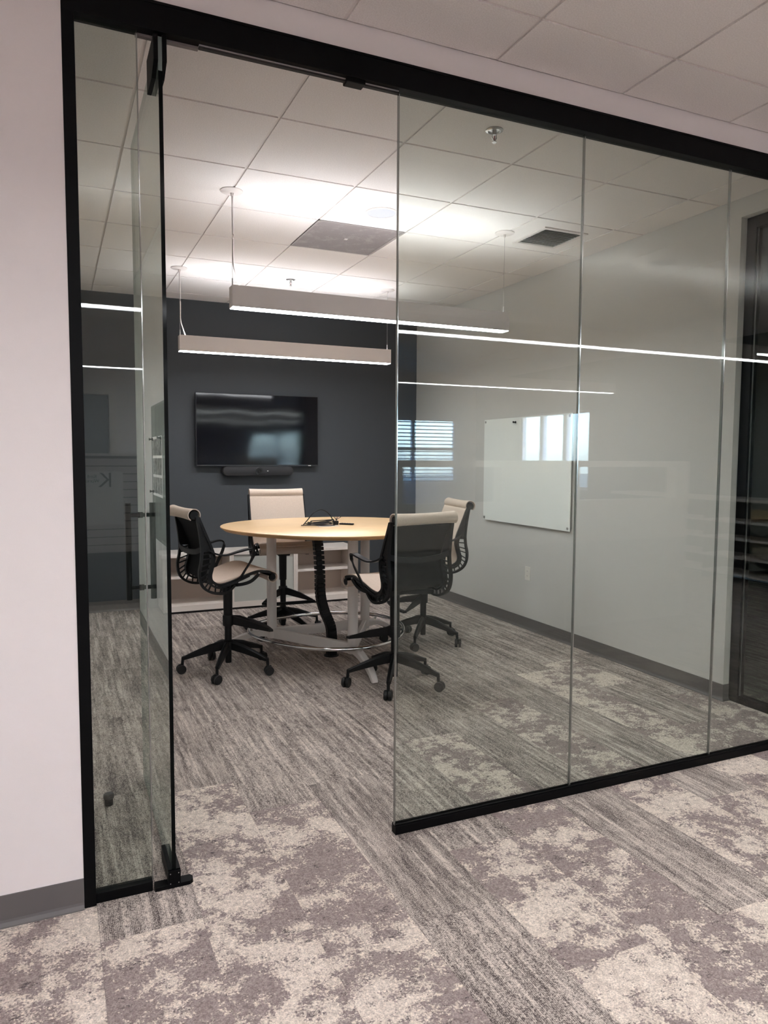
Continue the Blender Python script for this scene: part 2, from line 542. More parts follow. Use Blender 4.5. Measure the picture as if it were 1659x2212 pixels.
# ------------------------------------------------------------------ ceiling
bm = bmesh.new()
box(bm, OX0, OX1 - 0.0005, OY0, 7.4, CEIL + 0.012, CEIL + 0.12)
ceiling = struct(from_bm('ceiling', bm, GRID), 'suspended ceiling of square white mineral tiles')
tile_me = {}
def ctile(x0, x1, y0, y1, name='ceiling_tile', m=None):
    g = 0.0068
    w, d = round(x1 - x0, 4), round(y1 - y0, 4)
    if w < 0.03 or d < 0.03: return
    if (w, d, name) not in tile_me:
        b = bmesh.new()
        box(b, -w / 2 + g, w / 2 - g, -d / 2 + g, d / 2 - g, 0.0, 0.010)
        me = bpy.data.meshes.new(name); b.to_mesh(me); b.free()
        me.materials.append(m or TILE); tile_me[(w, d, name)] = me
    o = bpy.data.objects.new(name, tile_me[(w, d, name)]); col.objects.link(o)
    o.location = ((x0 + x1) / 2, (y0 + y1) / 2, CEIL - 0.003); o.parent = ceiling
    return o
bar_me = {}
def gbar(x0, x1, y0, y1):
    key = (round(x1 - x0, 4), round(y1 - y0, 4))
    if key not in bar_me:
        b = bmesh.new(); box(b, 0, key[0], 0, key[1], 0, 0.008)
        me = bpy.data.meshes.new('ceiling_grid_bar'); b.to_mesh(me); b.free(); me.materials.append(GRID)
        bar_me[key] = me
    o = bpy.data.objects.new('ceiling_grid_bar', bar_me[key]); col.objects.link(o)
    o.location = (x0, y0, CEIL + 0.0035); o.parent = ceiling
# room
xs = [0.0] + [GX0 + S * i for i in range(-1, 5)] + [XR]
ys = [2.50] + [GY0 + SY * j for j in range(-1, 7)] + [YB]
RETURN = (2, None)
for i in range(len(xs) - 1):
    for j in range(len(ys) - 1):
        if abs(xs[i] - (GX0 + S)) < 0.01 and abs(ys[j] - (GY0 + 2 * SY)) < 0.01:
            ret_cell = (xs[i], xs[i + 1], ys[j], ys[j + 1]); continue
        ctile(xs[i], xs[i + 1], ys[j], ys[j + 1])
for x in xs[1:-1]: gbar(x - 0.012, x + 0.012, 2.50, YB)
for y in ys[1:-1]: gbar(0.0, XR, y - 0.012, y + 0.012)
# open-plan side
oxs = [OX0] + [GX0 + S * i for i in range(-5, 12)] + [OX1]
oys = [OY0] + [OGY - S * j for j in range(15, -1, -1)] + [2.455]
for i in range(len(oxs) - 1):
    for j in range(len(oys) - 1):
        if oys[j] < -4.2: continue
        ctile(oxs[i], oxs[i + 1], oys[j], oys[j + 1])
for x in oxs[1:-1]: gbar(x - 0.012, x + 0.012, OY0, 2.455)
for y in oys[1:-1]: gbar(OX0, OX1, y - 0.012, y + 0.012)

# ------------------------------------------------------------------ walls
struct(boxobj('wall_back', -0.12, 3.80, YB, YB + 0.12, 0, CEIL, NAVY), 'dark navy accent wall at the back of the meeting room')
bm = bmesh.new()
box(bm, XR, XR + 0.12, 3.10, YB, 0, CEIL)
box(bm, XR, XR + 0.12, 2.508, 3.10, 2.845, CEIL)
struct(from_bm('wall_right', bm, WALL), 'light grey side wall of the meeting room')
struct(boxobj('wall_left', -0.12, 0.0, 2.50, YB, 0, CEIL, WALL), 'light grey wall behind the open glass door')
bm = bmesh.new()
box(bm, OX0, 0.049, 2.455, 2.60, 0, CEIL)
box(bm, 0.049, OX1, 2.455, 2.505, 2.856, CEIL)
box(bm, 3.78, OX1, 2.455, 2.505, 0, 2.856)
struct(from_bm('wall_front', bm, OWALL), 'pinkish white painted wall around the black glazing frame')
# office shell behind the camera
struct(boxobj('wall_office_left', OX0 - 0.1, OX0, OY0, 2.6, 0, CEIL + 0.12, OWALL))
bm = bmesh.new()
box(bm, OX0, 1.6, -3.72, -3.6, 2.13, CEIL + 0.12)
box(bm, OX0, -0.35, -3.72, -3.6, 0, 2.13)
box(bm, 0.55, 1.6, -3.72, -3.6, 0, 2.13)
box(bm, OX0, 1.48, OY0 - 0.15, OY0, 0, CEIL + 0.12)  # added unseen closure, keeps sky light from leaking round the office door
box(bm, 1.48, 1.6, OY0, -3.72, 0, CEIL + 0.12)
struct(from_bm('wall_office_back', bm, OWALL))
W1 = (5.45, 7.26, 0.95, 2.225)      # window in the far office wall, x0 x1 z0 z1
bm = bmesh.new()
box(bm, 1.48, W1[0], OY0 - 0.15, OY0, 0, CEIL + 0.12); box(bm, W1[1], OX1 + .15, OY0 - 0.15, OY0, 0, CEIL + 0.12)
box(bm, W1[0], W1[1], OY0 - 0.15, OY0, 0, W1[2]); box(bm, W1[0], W1[1], OY0 - 0.15, OY0, W1[3], CEIL + 0.12)
struct(from_bm('wall_office_far', bm, OWALL))
W2 = (-6.2, -4.3, 0.95, 2.23)      # window in the office side wall, y0 y1 z0 z1
bm = bmesh.new()
box(bm, OX1, OX1 + 0.15, OY0, W2[0], 0, CEIL + 0.12); box(bm, OX1, OX1 + 0.15, W2[1], 2.6, 0, CEIL + 0.12)
box(bm, OX1, OX1 + 0.15, W2[0], W2[1], 0, W2[2]); box(bm, OX1, OX1 + 0.15, W2[0], W2[1], W2[3], CEIL + 0.12)
struct(from_bm('wall_office_right', bm, NAVY))
# next room behind the side glass
bm = bmesh.new()
box(bm, 3.76, 7.7, 7.25, 7.37, 0, CEIL)
box(bm, 3.762, 3.80, 3.12, 7.25, 0, CEIL)
box(bm, 7.58, 7.7, 2.505, 7.25, 0, CEIL)
box(bm, 3.78, 7.6, 2.507, 2.56, 0, CEIL)
struct(from_bm('wall_next_room', bm, DIMWALL))
struct(boxobj('ceiling_next_room', 3.76, 7.6, 2.505, 7.25, CEIL - 0.02, CEIL, DIMWALL))

# baseboards: straight top with a flared toe
def baseboard(name, pts, label):
    # pts: polyline on floor; profile grows to the left of travel direction
    bm = bmesh.new()
    prof = [(0, 0), (0.014, 0), (0.013, 0.004), (0.006, 0.014), (0.004, 0.022), (0.004, 0.1), (0, 0.1)]
    P = [Vector((*p, 0)) for p in pts]
    rings = []
    for i, q in enumerate(P):
        d0 = (P[i] - P[i - 1]).normalized() if i > 0 else (P[i + 1] - P[i]).normalized()
        d1 = (P[i + 1] - P[i]).normalized() if i < len(P) - 1 else d0
        n0 = Vector((-d0.y, d0.x, 0)); n1 = Vector((-d1.y, d1.x, 0))
        nn = (n0 + n1); nn = nn / (nn.dot(n0))
        rings.append([bm.verts.new(q + nn * a + Vector((0, 0, b))) for a, b in prof])
    for r0, r1 in zip(rings, rings[1:]):
        for j in range(len(prof) - 1):
            bm.faces.new((r0[j], r0[j + 1], r1[j + 1], r1[j]))
    bm.faces.new(rings[0]); bm.faces.new(rings[-1])
    return struct(from_bm(name, bm, BASE), label)
baseboard('baseboard_right', [(XR + 0.06, 3.10), (XR, 3.10), (XR, YB)], 'charcoal vinyl cove base along the grey side wall')
baseboard('baseboard_back', [(XR, YB), (0.0, YB)], 'charcoal vinyl cove base under the navy wall')
baseboard('baseboard_left', [(0.0, YB), (0.0, 2.60)], 'charcoal vinyl cove base beside the glass door')
baseboard('baseboard_front', [(0.049, 2.455), (OX0, 2.455)], 'charcoal vinyl cove base on the wall beside the entrance')

# ------------------------------------------------------------------ glass partition
gp = empty('glass_partition', (0.05, 2.48, 0))
tag(gp, 'black framed clear glass partition across the meeting room front', 'partition', kind='structure')
def gpart(name, x0, x1, y0, y1, z0, z1, m, bev=0.0, parent=gp):
    o = boxobj(name, x0 - 0.05, x1 - 0.05, y0 - 2.48, y1 - 2.48, z0, z1, m, parent, bev)
    return o
def rail(name, x0, x1, z0, z1, y0=YF0, y1=YF1):
    return gpart(name, x0, x1, y0, y1, z0, z1, BLACKF, 0.0015)
rail('header_rail', 0.049, 3.779, 2.772, 2.856)
gpart('header_lip', 0.049, 3.779, YF0 - 0.004, YF0, 2.850, 2.858, BLACKF)
rail('jamb_post', 0.049, 0.085, 0.0, 2.772)
rail('bottom_rail', 0.085, 0.262, 0.0, 0.034, 2.462, 2.498)
rail('bottom_rail', 1.162, 3.779, 0.0, 0.034, 2.462, 2.498)
gpart('rail_cap', 1.162, 3.779, 2.466, 2.470, 0.034, 0.040, BLACKF)
gpart('rail_cap', 1.162, 3.779, 2.490, 2.494, 0.034, 0.040, BLACKF)
def pane(name, x0, x1, y0, y1, z0, z1, parent, gm=GLASS, em=EDGE, axis='y', ox=0, oy=0):
    bm = bmesh.new()
    fs = box(bm, x0 - ox, x1 - ox, y0 - oy, y1 - oy, z0, z1, 1)
    for f in fs:
        nrm = f.normal if f.normal.length else None
        f.normal_update()
        if abs(f.normal.y if axis == 'y' else f.normal.x) > 0.5: f.material_index = 0
    return from_bm(name, bm, [gm, em], parent)
G0, G1 = 2.474, 2.486
for a, b in ((0.085, 0.262), (1.166, 2.000), (2.004, 2.828), (2.832, 3.779)):
    pane('glass_pane', a, b, G0, G1, 0.030, 2.775, gp, ox=0.05, oy=2.48)
for x in (2.002, 2.830):
    gpart('joint_seal', x - 0.0022, x + 0.0022, G0 - 0.0006, G1 + 0.0006, 0.034, 2.772, SEAL)
gpart('edge_trim', 0.2625, 0.2655, G0 - 0.001, G1 + 0.001, 0.034, 2.772, SEAL)
gpart('edge_trim', 1.1625, 1.1655, G0 - 0.001, G1 + 0.001, 0.034, 2.772, SEAL)
gpart('door_track', 0.455, 1.162, 2.472, 2.500, 2.7685, 2.7718, mat('track_alloy', srgb(196, 192, 188), 0.3, metal=0.5))
gpart('brush_seal', 0.455, 1.162, 2.476, 2.490, 2.7625, 2.7685, mat('seal_brown', srgb(34, 30, 28), 0.7))
gpart('header_strip', 0.262, 0.455, 2.488, 2.504, 2.764, 2.772, mat('strip_grey', srgb(120, 112, 110), 0.5))
gpart('door_stop_block', 0.957, 1.027, 2.458, 2.502, 2.757, 2.775, BLACKF, 0.003)

# ------------------------------------------------------------------ glass door, standing open into the room
DX = 0.332
dr = empty('door_1', (DX, 2.535, 0))
tag(dr, 'frameless clear glass door standing open with black pull handles', 'door', kind='structure')
pane('glass_pane', DX - 0.006, DX + 0.006, 2.466, 3.366, 0.012, 2.764, dr, axis='x', ox=DX, oy=2.535)
def dpart(name, x0, x1, y0, y1, z0, z1, m, bev=0.0):
    return boxobj(name, x0 - DX, x1 - DX, y0 - 2.535, y1 - 2.535, z0, z1, m, dr, bev)
dpart('edge_strip', DX - 0.0062, DX + 0.0062, 2.4625, 2.4662, 0.055, 2.66, DARKEDGE)
def patch(name, zb, zt, slant):
    bm = bmesh.new()
    for s in (-1, 1):
        x0, x1 = (0.0065, 0.020) if s > 0 else (-0.020, -0.0065)
        pl = [(2.460, zb), (2.635, zb), (2.635, zt), (2.460, zt)]
        if slant == 'top': pl = [(2.460, zt), (2.640, zt), (2.640, zb + 0.0), (2.520, zb), (2.460, zb + 0.03)]
        a = [bm.verts.new((x0, y - 2.535, z)) for y, z in pl]; b = [bm.verts.new((x1, y - 2.535, z)) for y, z in pl]
        n = len(pl)
        for i in range(n): bm.faces.new((a[i], a[(i + 1) % n], b[(i + 1) % n], b[i]))
        bm.faces.new(a); bm.faces.new(b)
    return from_bm(name, bm, BLACKF, dr)
pt = patch('top_patch_fitting', 2.66, 2.768, 'top')
pb = patch('bottom_patch_fitting', 0.012, 0.062, 'bot')
bm = bmesh.new(); box(bm, -0.020, 0.020, 2.452 - 2.535, 2.462 - 2.535, 0.008, 0.058); from_bm('patch_end_cap', bm, BLACKF, dr)
bm = bmesh.new()
for sx in (-1, 1):
    for z in (0.016, 0.05):
        box(bm, sx * 0.0135 - 0.0015, sx * 0.0135 + 0.0015, 2.4515 - 2.535, 2.4522 - 2.535, z - 0.0015, z + 0.0015)
sc = from_bm('screw', bm, STEEL, dr); 
bm = bmesh.new()
pl = [(-0.064 + 0.0, -0.022), (0.05, -0.022), (0.062, -0.012), (0.064, 0.008), (0.056, 0.020), (-0.062, 0.020)]
a = [bm.verts.new((x, y - 0.062, 0.0)) for x, y in pl]; b = [bm.verts.new((x, y - 0.062, 0.013)) for x, y in pl]
for i in range(6): bm.faces.new((a[i], a[(i + 1) % 6], b[(i + 1) % 6], b[i]))
bm.faces.new(a); bm.faces.new(b)
from_bm('floor_pivot_plate', bm, BLACKF, dr)
for s in (-1, 1):
    bm = bmesh.new(); cyl(bm, (s * 0.056, 3.27 - 2.535), 0.0125, 0.842, 1.258, 18)
    h = from_bm('pull_handle', bm, CHAIRDRK, dr, angle=40)
    for z in (0.893, 1.206):
        bm = bmesh.new(); tube(bm, [(s * 0.0066, 3.27 - 2.535, z), (s * 0.050, 3.27 - 2.535, z)], 0.0085, 14)
        tube(bm, [(s * 0.0066, 3.27 - 2.535, z), (s * 0.016, 3.27 - 2.535, z)], 0.0125, 14)
        from_bm('standoff', bm, CHAIRDRK, h, angle=40)
    h['label'] = 'black vertical tube handle'
# door stop on the carpet
ds = empty('door_stop', (0.168, 3.17, 0))
tag(ds, 'small black domed door stop on the carpet beside the open glass door', 'door stop')
bm = bmesh.new(); lathe(bm, [(0.016, 0.0), (0.017, 0.003), (0.0165, 0.028), (0.015, 0.030)], 20); from_bm('post', bm, CHAIRDRK, ds, angle=40)
bm = bmesh.new(); lathe(bm, [(0.0205, 0.030), (0.0212, 0.033), (0.0212, 0.044), (0.018, 0.049), (0.010, 0.051), (0.001, 0.0515)], 20); from_bm('rubber_cap', bm, RUBBER, ds, angle=40)

# ------------------------------------------------------------------ side glazing in the right wall
sg = empty('window_1', (XR + 0.06, 2.8, 0))
tag(sg, 'black framed side glazing at the end of the grey wall', 'window', kind='structure')
def spart(name, x0, x1, y0, y1, z0, z1, m, bev=0.0):
    return boxobj(name, x0 - XR - 0.06, x1 - XR - 0.06, y0 - 2.8, y1 - 2.8, z0, z1, m, sg, bev)
spart('frame_jamb', XR + 0.045, XR + 0.10, 3.035, 3.098, 0.0, 2.843, BLACKF, 0.002)
spart('frame_head', XR + 0.045, XR + 0.10, 2.510, 3.035, 2.775, 2.843, BLACKF, 0.002)
spart('frame_sill', XR + 0.045, XR + 0.10, 2.510, 3.035, 0.0, 0.045, BLACKF, 0.002)
spart('glazing_bead', XR + 0.058, XR + 0.064, 3.029, 3.035, 0.045, 2.775, STEEL)
bm = bmesh.new()
fs = box(bm, 0.008, 0.018, 2.510 - 2.8, 3.035 - 2.8, 0.045, 2.775, 0)
from_bm('glass_pane', bm, SIDEGLASS, sg)

# ------------------------------------------------------------------ pendants
def pendant(x0, x1, yc, z0, z1, lensd, lensu, label, group, cords=True, cans=None, recess=0.010):
    w = 0.085
    root = empty('linear_pendant', ((x0 + x1) / 2, yc, z1))
    tag(root, label, 'pendant light', group)
    L = (x1 - x0) / 2; h = z0 - z1
    bm = bmesh.new()
    t = 0.004
    box(bm, -L, L, -w / 2, -w / 2 + t, h, 0); box(bm, -L, L, w / 2 - t, w / 2, h, 0)
    box(bm, -L, -L + t, -w / 2 + t, w / 2 - t, h, 0); box(bm, L - t, L, -w / 2 + t, w / 2 - t, h, 0)
    box(bm, -L + t, L - t, -w / 2 + t, w / 2 - t, h + 0.013, h + 0.020)
    from_bm('housing', bm, FIXT, root)
    bm = bmesh.new(); box(bm, -L + t, L - t, -w / 2 + t, w / 2 - t, h - 0.003, h + 0.012); from_bm('lower_lens', bm, lensd, root)
    bm = bmesh.new(); box(bm, -L + t, L - t, -w / 2 + t, w / 2 - t, -recess - 0.008, -recess); from_bm('upper_lens', bm, lensu, root)
    dz = CEIL - 0.003 - z1
    for k, cx in enumerate(cans or (x0 + 0.01, x1 - 0.02)):
        lx = cx - (x0 + x1) / 2
        bm = bmesh.new(); lathe(bm, [(0.064, 0), (0.064, -0.004), (0.055, -0.009), (0.008, -0.012), (0.006, -0.03)], 28, (lx, 0, dz)); from_bm('canopy', bm, FIXT, root, angle=40)
        bm = bmesh.new(); tube(bm, [(lx, 0, dz - 0.028), (lx, 0, 0.03)], 0.0013, 6); tube(bm, [(lx, 0, 0.045), (lx, 0, -0.005)], 0.004, 8); from_bm('suspension_cable', bm, STEEL, root)
        if k == 0 and cords:
            bm = bmesh.new()
            pts = catmull([(lx + 0.010, 0, dz - 0.01), (lx + 0.004, 0, dz - 0.06), (lx + 0.007, 0.003, dz * 0.55), (lx + 0.006, 0, 0.13), (lx + 0.02, 0.002, 0.07), (lx + 0.045, 0, -0.004)], 6)
            tube(bm, pts, 0.0042, 8); from_bm('power_cord', bm, FIXT, root, angle=60)
    return root
pendant(0.936, 2.788, 4.222, 2.305, 2.424, LENS, LENSUP, 'white linear pendant light nearer the glass, hung over the round table', 'meeting room pendants')
pendant(0.926, 2.773, 6.075, 2.300, 2.422, LENS, LENSUP, 'white linear pendant light hung closest to the navy wall', 'meeting room pendants')
pendant(-2.0, 6.9, 0.47, 2.300, 2.422, OLENS, OLENSUP, 'long white linear pendant mirrored as the upper bright line in the glass', 'open office pendants', False, (-1.9, 0.945, 4.07, 6.8), 0.085)
pendant(-2.0, 6.6, -2.53, 2.300, 2.422, OLENS, OLENSUP, 'white linear pendant mirrored as the lower thin line in the glass', 'open office pendants', False, (-1.9, 0.945, 4.07, 6.5), 0.085)

# ------------------------------------------------------------------ ceiling devices
def sprinkler(x, y, label):
    r = empty('sprinkler', (x, y, CEIL - 0.003)); tag(r, label, 'sprinkler', 'ceiling sprinklers')
    bm = bmesh.new(); lathe(bm, [(0.040, 0.0), (0.040, -0.003), (0.030, -0.006), (0.027, -0.003), (0.026, -0.001)], 24); from_bm('escutcheon', bm, STEEL, r, angle=40)
    bm = bmesh.new(); cyl(bm, (0, 0), 0.010, -0.022, 0.0, 14)
    for s in (-1, 1): sweep(bm, [(s * 0.010, 0, -0.02), (s * 0.011, 0, -0.034), (0, 0, -0.05)], rect(0.004, 0.004))
    from_bm('frame', bm, STEEL, r)
    bm = bmesh.new(); lathe(bm, [(0.002, -0.024), (0.0025, -0.048)], 10); from_bm('bulb', bm, REDBOOK, r, angle=40)
    bm = bmesh.new(); cyl(bm, (0, 0), 0.012, -0.054, -0.050, 16); from_bm('deflector', bm, STEEL, r)
sprinkler(1.872, 2.954, 'chrome ceiling sprinkler just behind the black header')
sprinkler(1.853, 6.066, 'small sprinkler in the bright ceiling above the farther pendant')
def speaker(x, y, label):
    sp = empty('ceiling_speaker', (x, y, CEIL - 0.003)); tag(sp, label, 'speaker', 'ceiling speakers')
    bm = bmesh.new(); lathe(bm, [(0.100, 0.0), (0.100, -0.004), (0.094, -0.007), (0.088, -0.006), (0.087, -0.002)], 40); from_bm('trim_ring', bm, FIXT, sp, angle=40)
    bm = bmesh.new(); lathe(bm, [(0.0868, -0.0015), (0.0868, -0.004), (0.05, -0.0052), (0.001, -0.0055)], 40); from_bm('grille', bm, SPKR, sp, angle=40)
speaker(1.862, 4.20, 'round grey ceiling speaker in front of the perforated return grille')
speaker(4.27, 0.62, 'round ceiling speaker of the open office mirrored in the glass')
# return air grille
x0, x1, y0, y1 = ret_cell
rg = empty('return_grille', ((x0 + x1) / 2, (y0 + y1) / 2, CEIL - 0.003)); tag(rg, 'square grey perforated return air grille in the ceiling', 'vent')
w, d = (x1 - x0) / 2 - 0.004, (y1 - y0) / 2 - 0.004
bm = bmesh.new(); box(bm, -w, w, -d, d, 0.002, 0.010); from_bm('perforated_face', bm, PERF, rg)
bm = bmesh.new()
box(bm, -w, w, -d, -d + 0.012, 0, 0.012); box(bm, -w, w, d - 0.012, d, 0, 0.012); box(bm, -w, -w + 0.012, -d, d, 0, 0.012); box(bm, w - 0.012, w, -d, d, 0, 0.012)
from_bm('frame', bm, mat('grille_grey', srgb(160, 152, 151), 0.6), rg)
bm = bmesh.new(); box(bm, -0.012, 0.012, -0.01, 0.01, -0.003, 0.004); from_bm('damper_knob', bm, FIXT, rg)
# supply diffuser
sd = empty('supply_diffuser', (3.105, 4.185, CEIL - 0.003)); tag(sd, 'white louvred supply air diffuser beside the pendant canopy', 'vent')
bm = bmesh.new(); w, d, b_ = 0.175, 0.185, 0.024
def ringframe(bm, w, d, b_, z0, z1):
    box(bm, -w, w, -d, -d + b_, z0, z1); box(bm, -w, w, d - b_, d, z0, z1); box(bm, -w, -w + b_, -d + b_, d - b_, z0, z1); box(bm, w - b_, w, -d + b_, d - b_, z0, z1)
ringframe(bm, w, d, b_, -0.008, 0.002); from_bm('frame', bm, FIXT, sd)
bm = bmesh.new(); box(bm, -w + b_, w - b_, -d + b_, d - b_, -0.0005, 0.0015); from_bm('throat', bm, DARK, sd)
lou = None
n = 11
for i in range(n):
    y = -d + b_ + 0.014 + (2 * d - 2 * b_ - 0.028) * i / (n - 1)
    if lou is None:
        bm = bmesh.new(); sweep(bm, [(-w + b_, 0, 0), (w - b_, 0, 0)], [(0.0055, -0.0035), (-0.0055, 0.0028), (-0.0055, 0.0036), (0.0055, -0.0027)])
        lou = from_bm('louvre_blade', bm, FIXT, sd); o = lou
    else:
        o = lou.copy(); col.objects.link(o)
    o.location = (0, y, -0.004)

# ------------------------------------------------------------------ television and camera bar
tv = empty('television', (1.856, YB, 1.72)); tag(tv, 'large black flat television on the navy wall', 'television')
def tvp(name, x0, x1, y0, y1, z0, z1, m, bev=0.0, parent=None, root=tv):
    return boxobj(name, x0 - 1.856, x1 - 1.856, y0 - YB, y1 - YB, z0 - 1.72, z1 - 1.72, m, parent or root, bev)
tvp('body', 1.238, 2.474, 7.172, 7.202, 1.366, 2.074, TVBODY, 0.004)
tvp('rear_housing', 1.40, 2.31, 7.2025, 7.228, 1.44, 1.95, TVBODY, 0.004)
tvp('wall_bracket', 1.60, 2.10, 7.2285, 7.2495, 1.55, 1.85, TVBODY)
tvp('screen', 1.245, 2.467, 7.1695, 7.1725, 1.380, 2.068, TVSCR)
tvp('lower_bezel', 1.245, 2.467, 7.1690, 7.1715, 1.367, 1.378, mat('bezel_grey', srgb(46, 46, 50), 0.3))
tvp('logo_tab', 2.365, 2.395, 7.168, 7.172, 1.368, 1.374, PLATE)
cb = empty('camera_bar', (1.845, YB, 1.318)); tag(cb, 'charcoal conferencing camera bar mounted under the television', 'camera')
bm = bmesh.new()
N = 14; L, R = 0.357, 0.046
pr_ = [(L - R + R * math.cos(a), R * math.sin(a)) for a in [(-0.5 + i / N) * math.pi for i in range(N + 1)]] + [(-L + R - R * math.cos(a), -R * math.sin(a)) for a in [(-0.5 + i / N) * math.pi for i in range(N + 1)]]
A = [bm.verts.new((x, -0.10, z)) for x, z in pr_]; B = [bm.verts.new((x, -0.035, z)) for x, z in pr_]
A2 = [bm.verts.new((x * 0.985, -0.106, z * 0.9)) for x, z in pr_]
for i in range(len(A)):
    j = (i + 1) % len(A)
    bm.faces.new((A[i], A[j], B[j], B[i])); bm.faces.new((A2[i], A2[j], A[j], A[i]))
bm.faces.new(A2); bm.faces.new(B)
from_bm('body', bm, GREYPL, cb, angle=50)
bm = bmesh.new(); box(bm, -0.2, 0.2, -0.0345, -0.0005, -0.02, 0.02); from_bm('wall_bracket', bm, TVBODY, cb)
bm = bmesh.new()
tube(bm, [(0, -0.1065, 0), (0, -0.124, 0)], 0.036, 24); ln = from_bm('lens_barrel', bm, TVBODY, cb, angle=40)
bm = bmesh.new(); tube(bm, [(0, -0.1245, 0), (0, -0.1275, 0)], 0.020, 20); from_bm('lens_glass', bm, TVSCR, ln, angle=40)
bm = bmesh.new(); box(bm, 0.083, 0.097, -0.1075, -0.1063, -0.003, 0.003); from_bm('status_light', bm, PLATE, cb)

# ------------------------------------------------------------------ low cabinet along the back wall
CY = 6.865
MODS = (0.872, 1.506, 2.138, 2.772)
for k in range(3):
    a, b = MODS[k] + 0.0006, MODS[k + 1] - 0.0006
    lab = ('open white low cabinet at the end nearest the glass door', 'white low cabinet with a frosted grey sliding front', 'open white low cabinet with a shelf behind the cable spine')[k]
    r = empty('low_cabinet', ((a + b) / 2, (CY + YB) / 2, 0)); tag(r, lab, 'cabinet', 'low cabinets under the navy wall')
    w, d = (b - a) / 2, (YB - 0.016 - CY) / 2
    def cp(name, x0, x1, y0, y1, z0, z1, m, par=None): return boxobj(name, x0, x1, y0, y1, z0, z1, m, par or r)
    cp('plinth', -w, w, -d + 0.02, d, 0.0, 0.022, DARK)
    cp('bottom_panel', -w, w, -d, d, 0.022, 0.074, CABWHITE)
    for s in (-1, 1): cp('side_panel', s * w if s < 0 else w - 0.02, (-w + 0.02) if s < 0 else w, -d, d, 0.074, 0.525, CABWHITE)
    cp('back_panel', -w + 0.02, w - 0.02, d - 0.012, d, 0.074, 0.525, CABBACK)
    if k != 1:
        cp('shelf', -w + 0.02, w - 0.02, -d + 0.03, d - 0.012, 0.322, 0.344, CABWHITE)
    else:
        cp('sliding_panel', -w + 0.022, w - 0.10, -d + 0.004, -d + 0.012, 0.074, 0.523, FROST)
        cp('sliding_panel', w - 0.16, w - 0.021, -d + 0.016, -d + 0.024, 0.074, 0.523, FROST)
bm = bmesh.new(); box(bm, MODS[0] - 0.015 - 1.822, MODS[3] + 0.012 - 1.822, -0.195, 0.186, 0, 0.030, 0, 0.002)
wt = from_bm('cabinet_worktop', bm, CABWHITE); wt.location = (1.822, CY + 0.186 + 0.0, 0.5255); tag(wt, 'long white top over the low cabinets', 'worktop')
wt.location.y = YB - 0.187

# ------------------------------------------------------------------ table
TC = Vector((1.838, 5.065, 0)); TZ = 0.957
tb = empty('meeting_table', TC); tag(tb, 'maple topped rounded table with silver legs and foot ring', 'table')
PH = math.radians(32)
def tri(r0, a, k=120):
    return [Vector(((r0 + a * math.cos(3 * (t - PH))) * math.cos(t), (r0 + a * math.cos(3 * (t - PH))) * math.sin(t), 0)) for t in [2 * math.pi * i / k for i in range(k)]]
bm = bmesh.new()
O = tri(0.766, 0.034)
rings = []
for s, z, in ((0.0, TZ), ):
    pass
def ring_at(off, z): return [bm.verts.new(p * (1 - off / p.length) + Vector((0, 0, z))) for p in O]
lv = [ring_at(0.004, TZ), ring_at(0.0, TZ - 0.003), ring_at(0.001, TZ - 0.010), ring_at(0.028, TZ - 0.030)]
for q, (a, b) in enumerate(zip(lv, lv[1:])):
    for i in range(len(O)):
        f = bm.faces.new((a[i], a[(i + 1) % len(O)], b[(i + 1) % len(O)], b[i])); f.material_index = 1 if q else 0
bm.faces.new(lv[0]); bm.faces.new(lv[-1]).material_index = 1
from_bm('tabletop', bm, [WOOD, WOODEDGE], tb, angle=40)
angs = [math.radians(a) for a in (31, 151, -89)]
RC = 0.44
# mounting plates, columns, beams, feet
for a in angs:
    d = Vector((math.cos(a), math.sin(a), 0)); n = Vector((-d.y, d.x, 0))
    bm = bmesh.new(); cyl(bm, (d.x * RC, d.y * RC), 0.036, 0.105, TZ - 0.045, 28)
    from_bm('column', bm, TABLEMET, tb, angle=40)
    bm = bmesh.new()
    sweep(bm, [d * 0.25 + Vector((0, 0, TZ - 0.0375)), d * 0.64 + Vector((0, 0, TZ - 0.0375))], rect(0.13, 0.0145), scale=[1.0, (1.3, 1.0)])
    from_bm('mounting_plate', bm, TABLEMET, tb)
    bm = bmesh.new()
    pts = catmull([d * 0.40 + Vector((0, 0, 0.135)), d * 0.52 + Vector((0, 0, 0.138)), d * 0.64 + Vector((0, 0, 0.112)), d * 0.74 + Vector((0, 0, 0.068)), d * 0.80 + Vector((0, 0, 0.022)), d * 0.812 + Vector((0, 0, 0.0))], 5)
    sc_ = [(1.0 - 0.45 * i / (len(pts) - 1), 1.0 - 0.35 * i / (len(pts) - 1)) for i in range(len(pts))]
    sweep(bm, pts, [(-0.032, -0.024), (0.032, -0.024), (0.032, 0.014), (0.018, 0.024), (-0.018, 0.024), (-0.032, 0.014)], scale=sc_)
    from_bm('foot', bm, TABLEMET, tb, angle=35)
for i in range(3):
    p0 = Vector((math.cos(angs[i]) * RC, math.sin(angs[i]) * RC, 0.14)); a1 = angs[(i + 1) % 3]
    p1 = Vector((math.cos(a1) * RC, math.sin(a1) * RC, 0.14))
    e = (p1 - p0).normalized() * 0.03
    bm = bmesh.new(); sweep(bm, [p0 + e, p1 - e], [(-0.016, -0.036), (0.016, -0.036), (0.016, 0.032), (0.012, 0.036), (-0.012, 0.036), (-0.016, 0.032)])
    from_bm('base_beam', bm, TABLEMET, tb)
bm = bmesh.new()
rr = [p + Vector((0, 0, 0.178)) for p in tri(0.575, 0.026)]
tube(bm, rr, 0.0135, 12, closed=True); from_bm('foot_ring', bm, CHROME, tb, smooth=True)
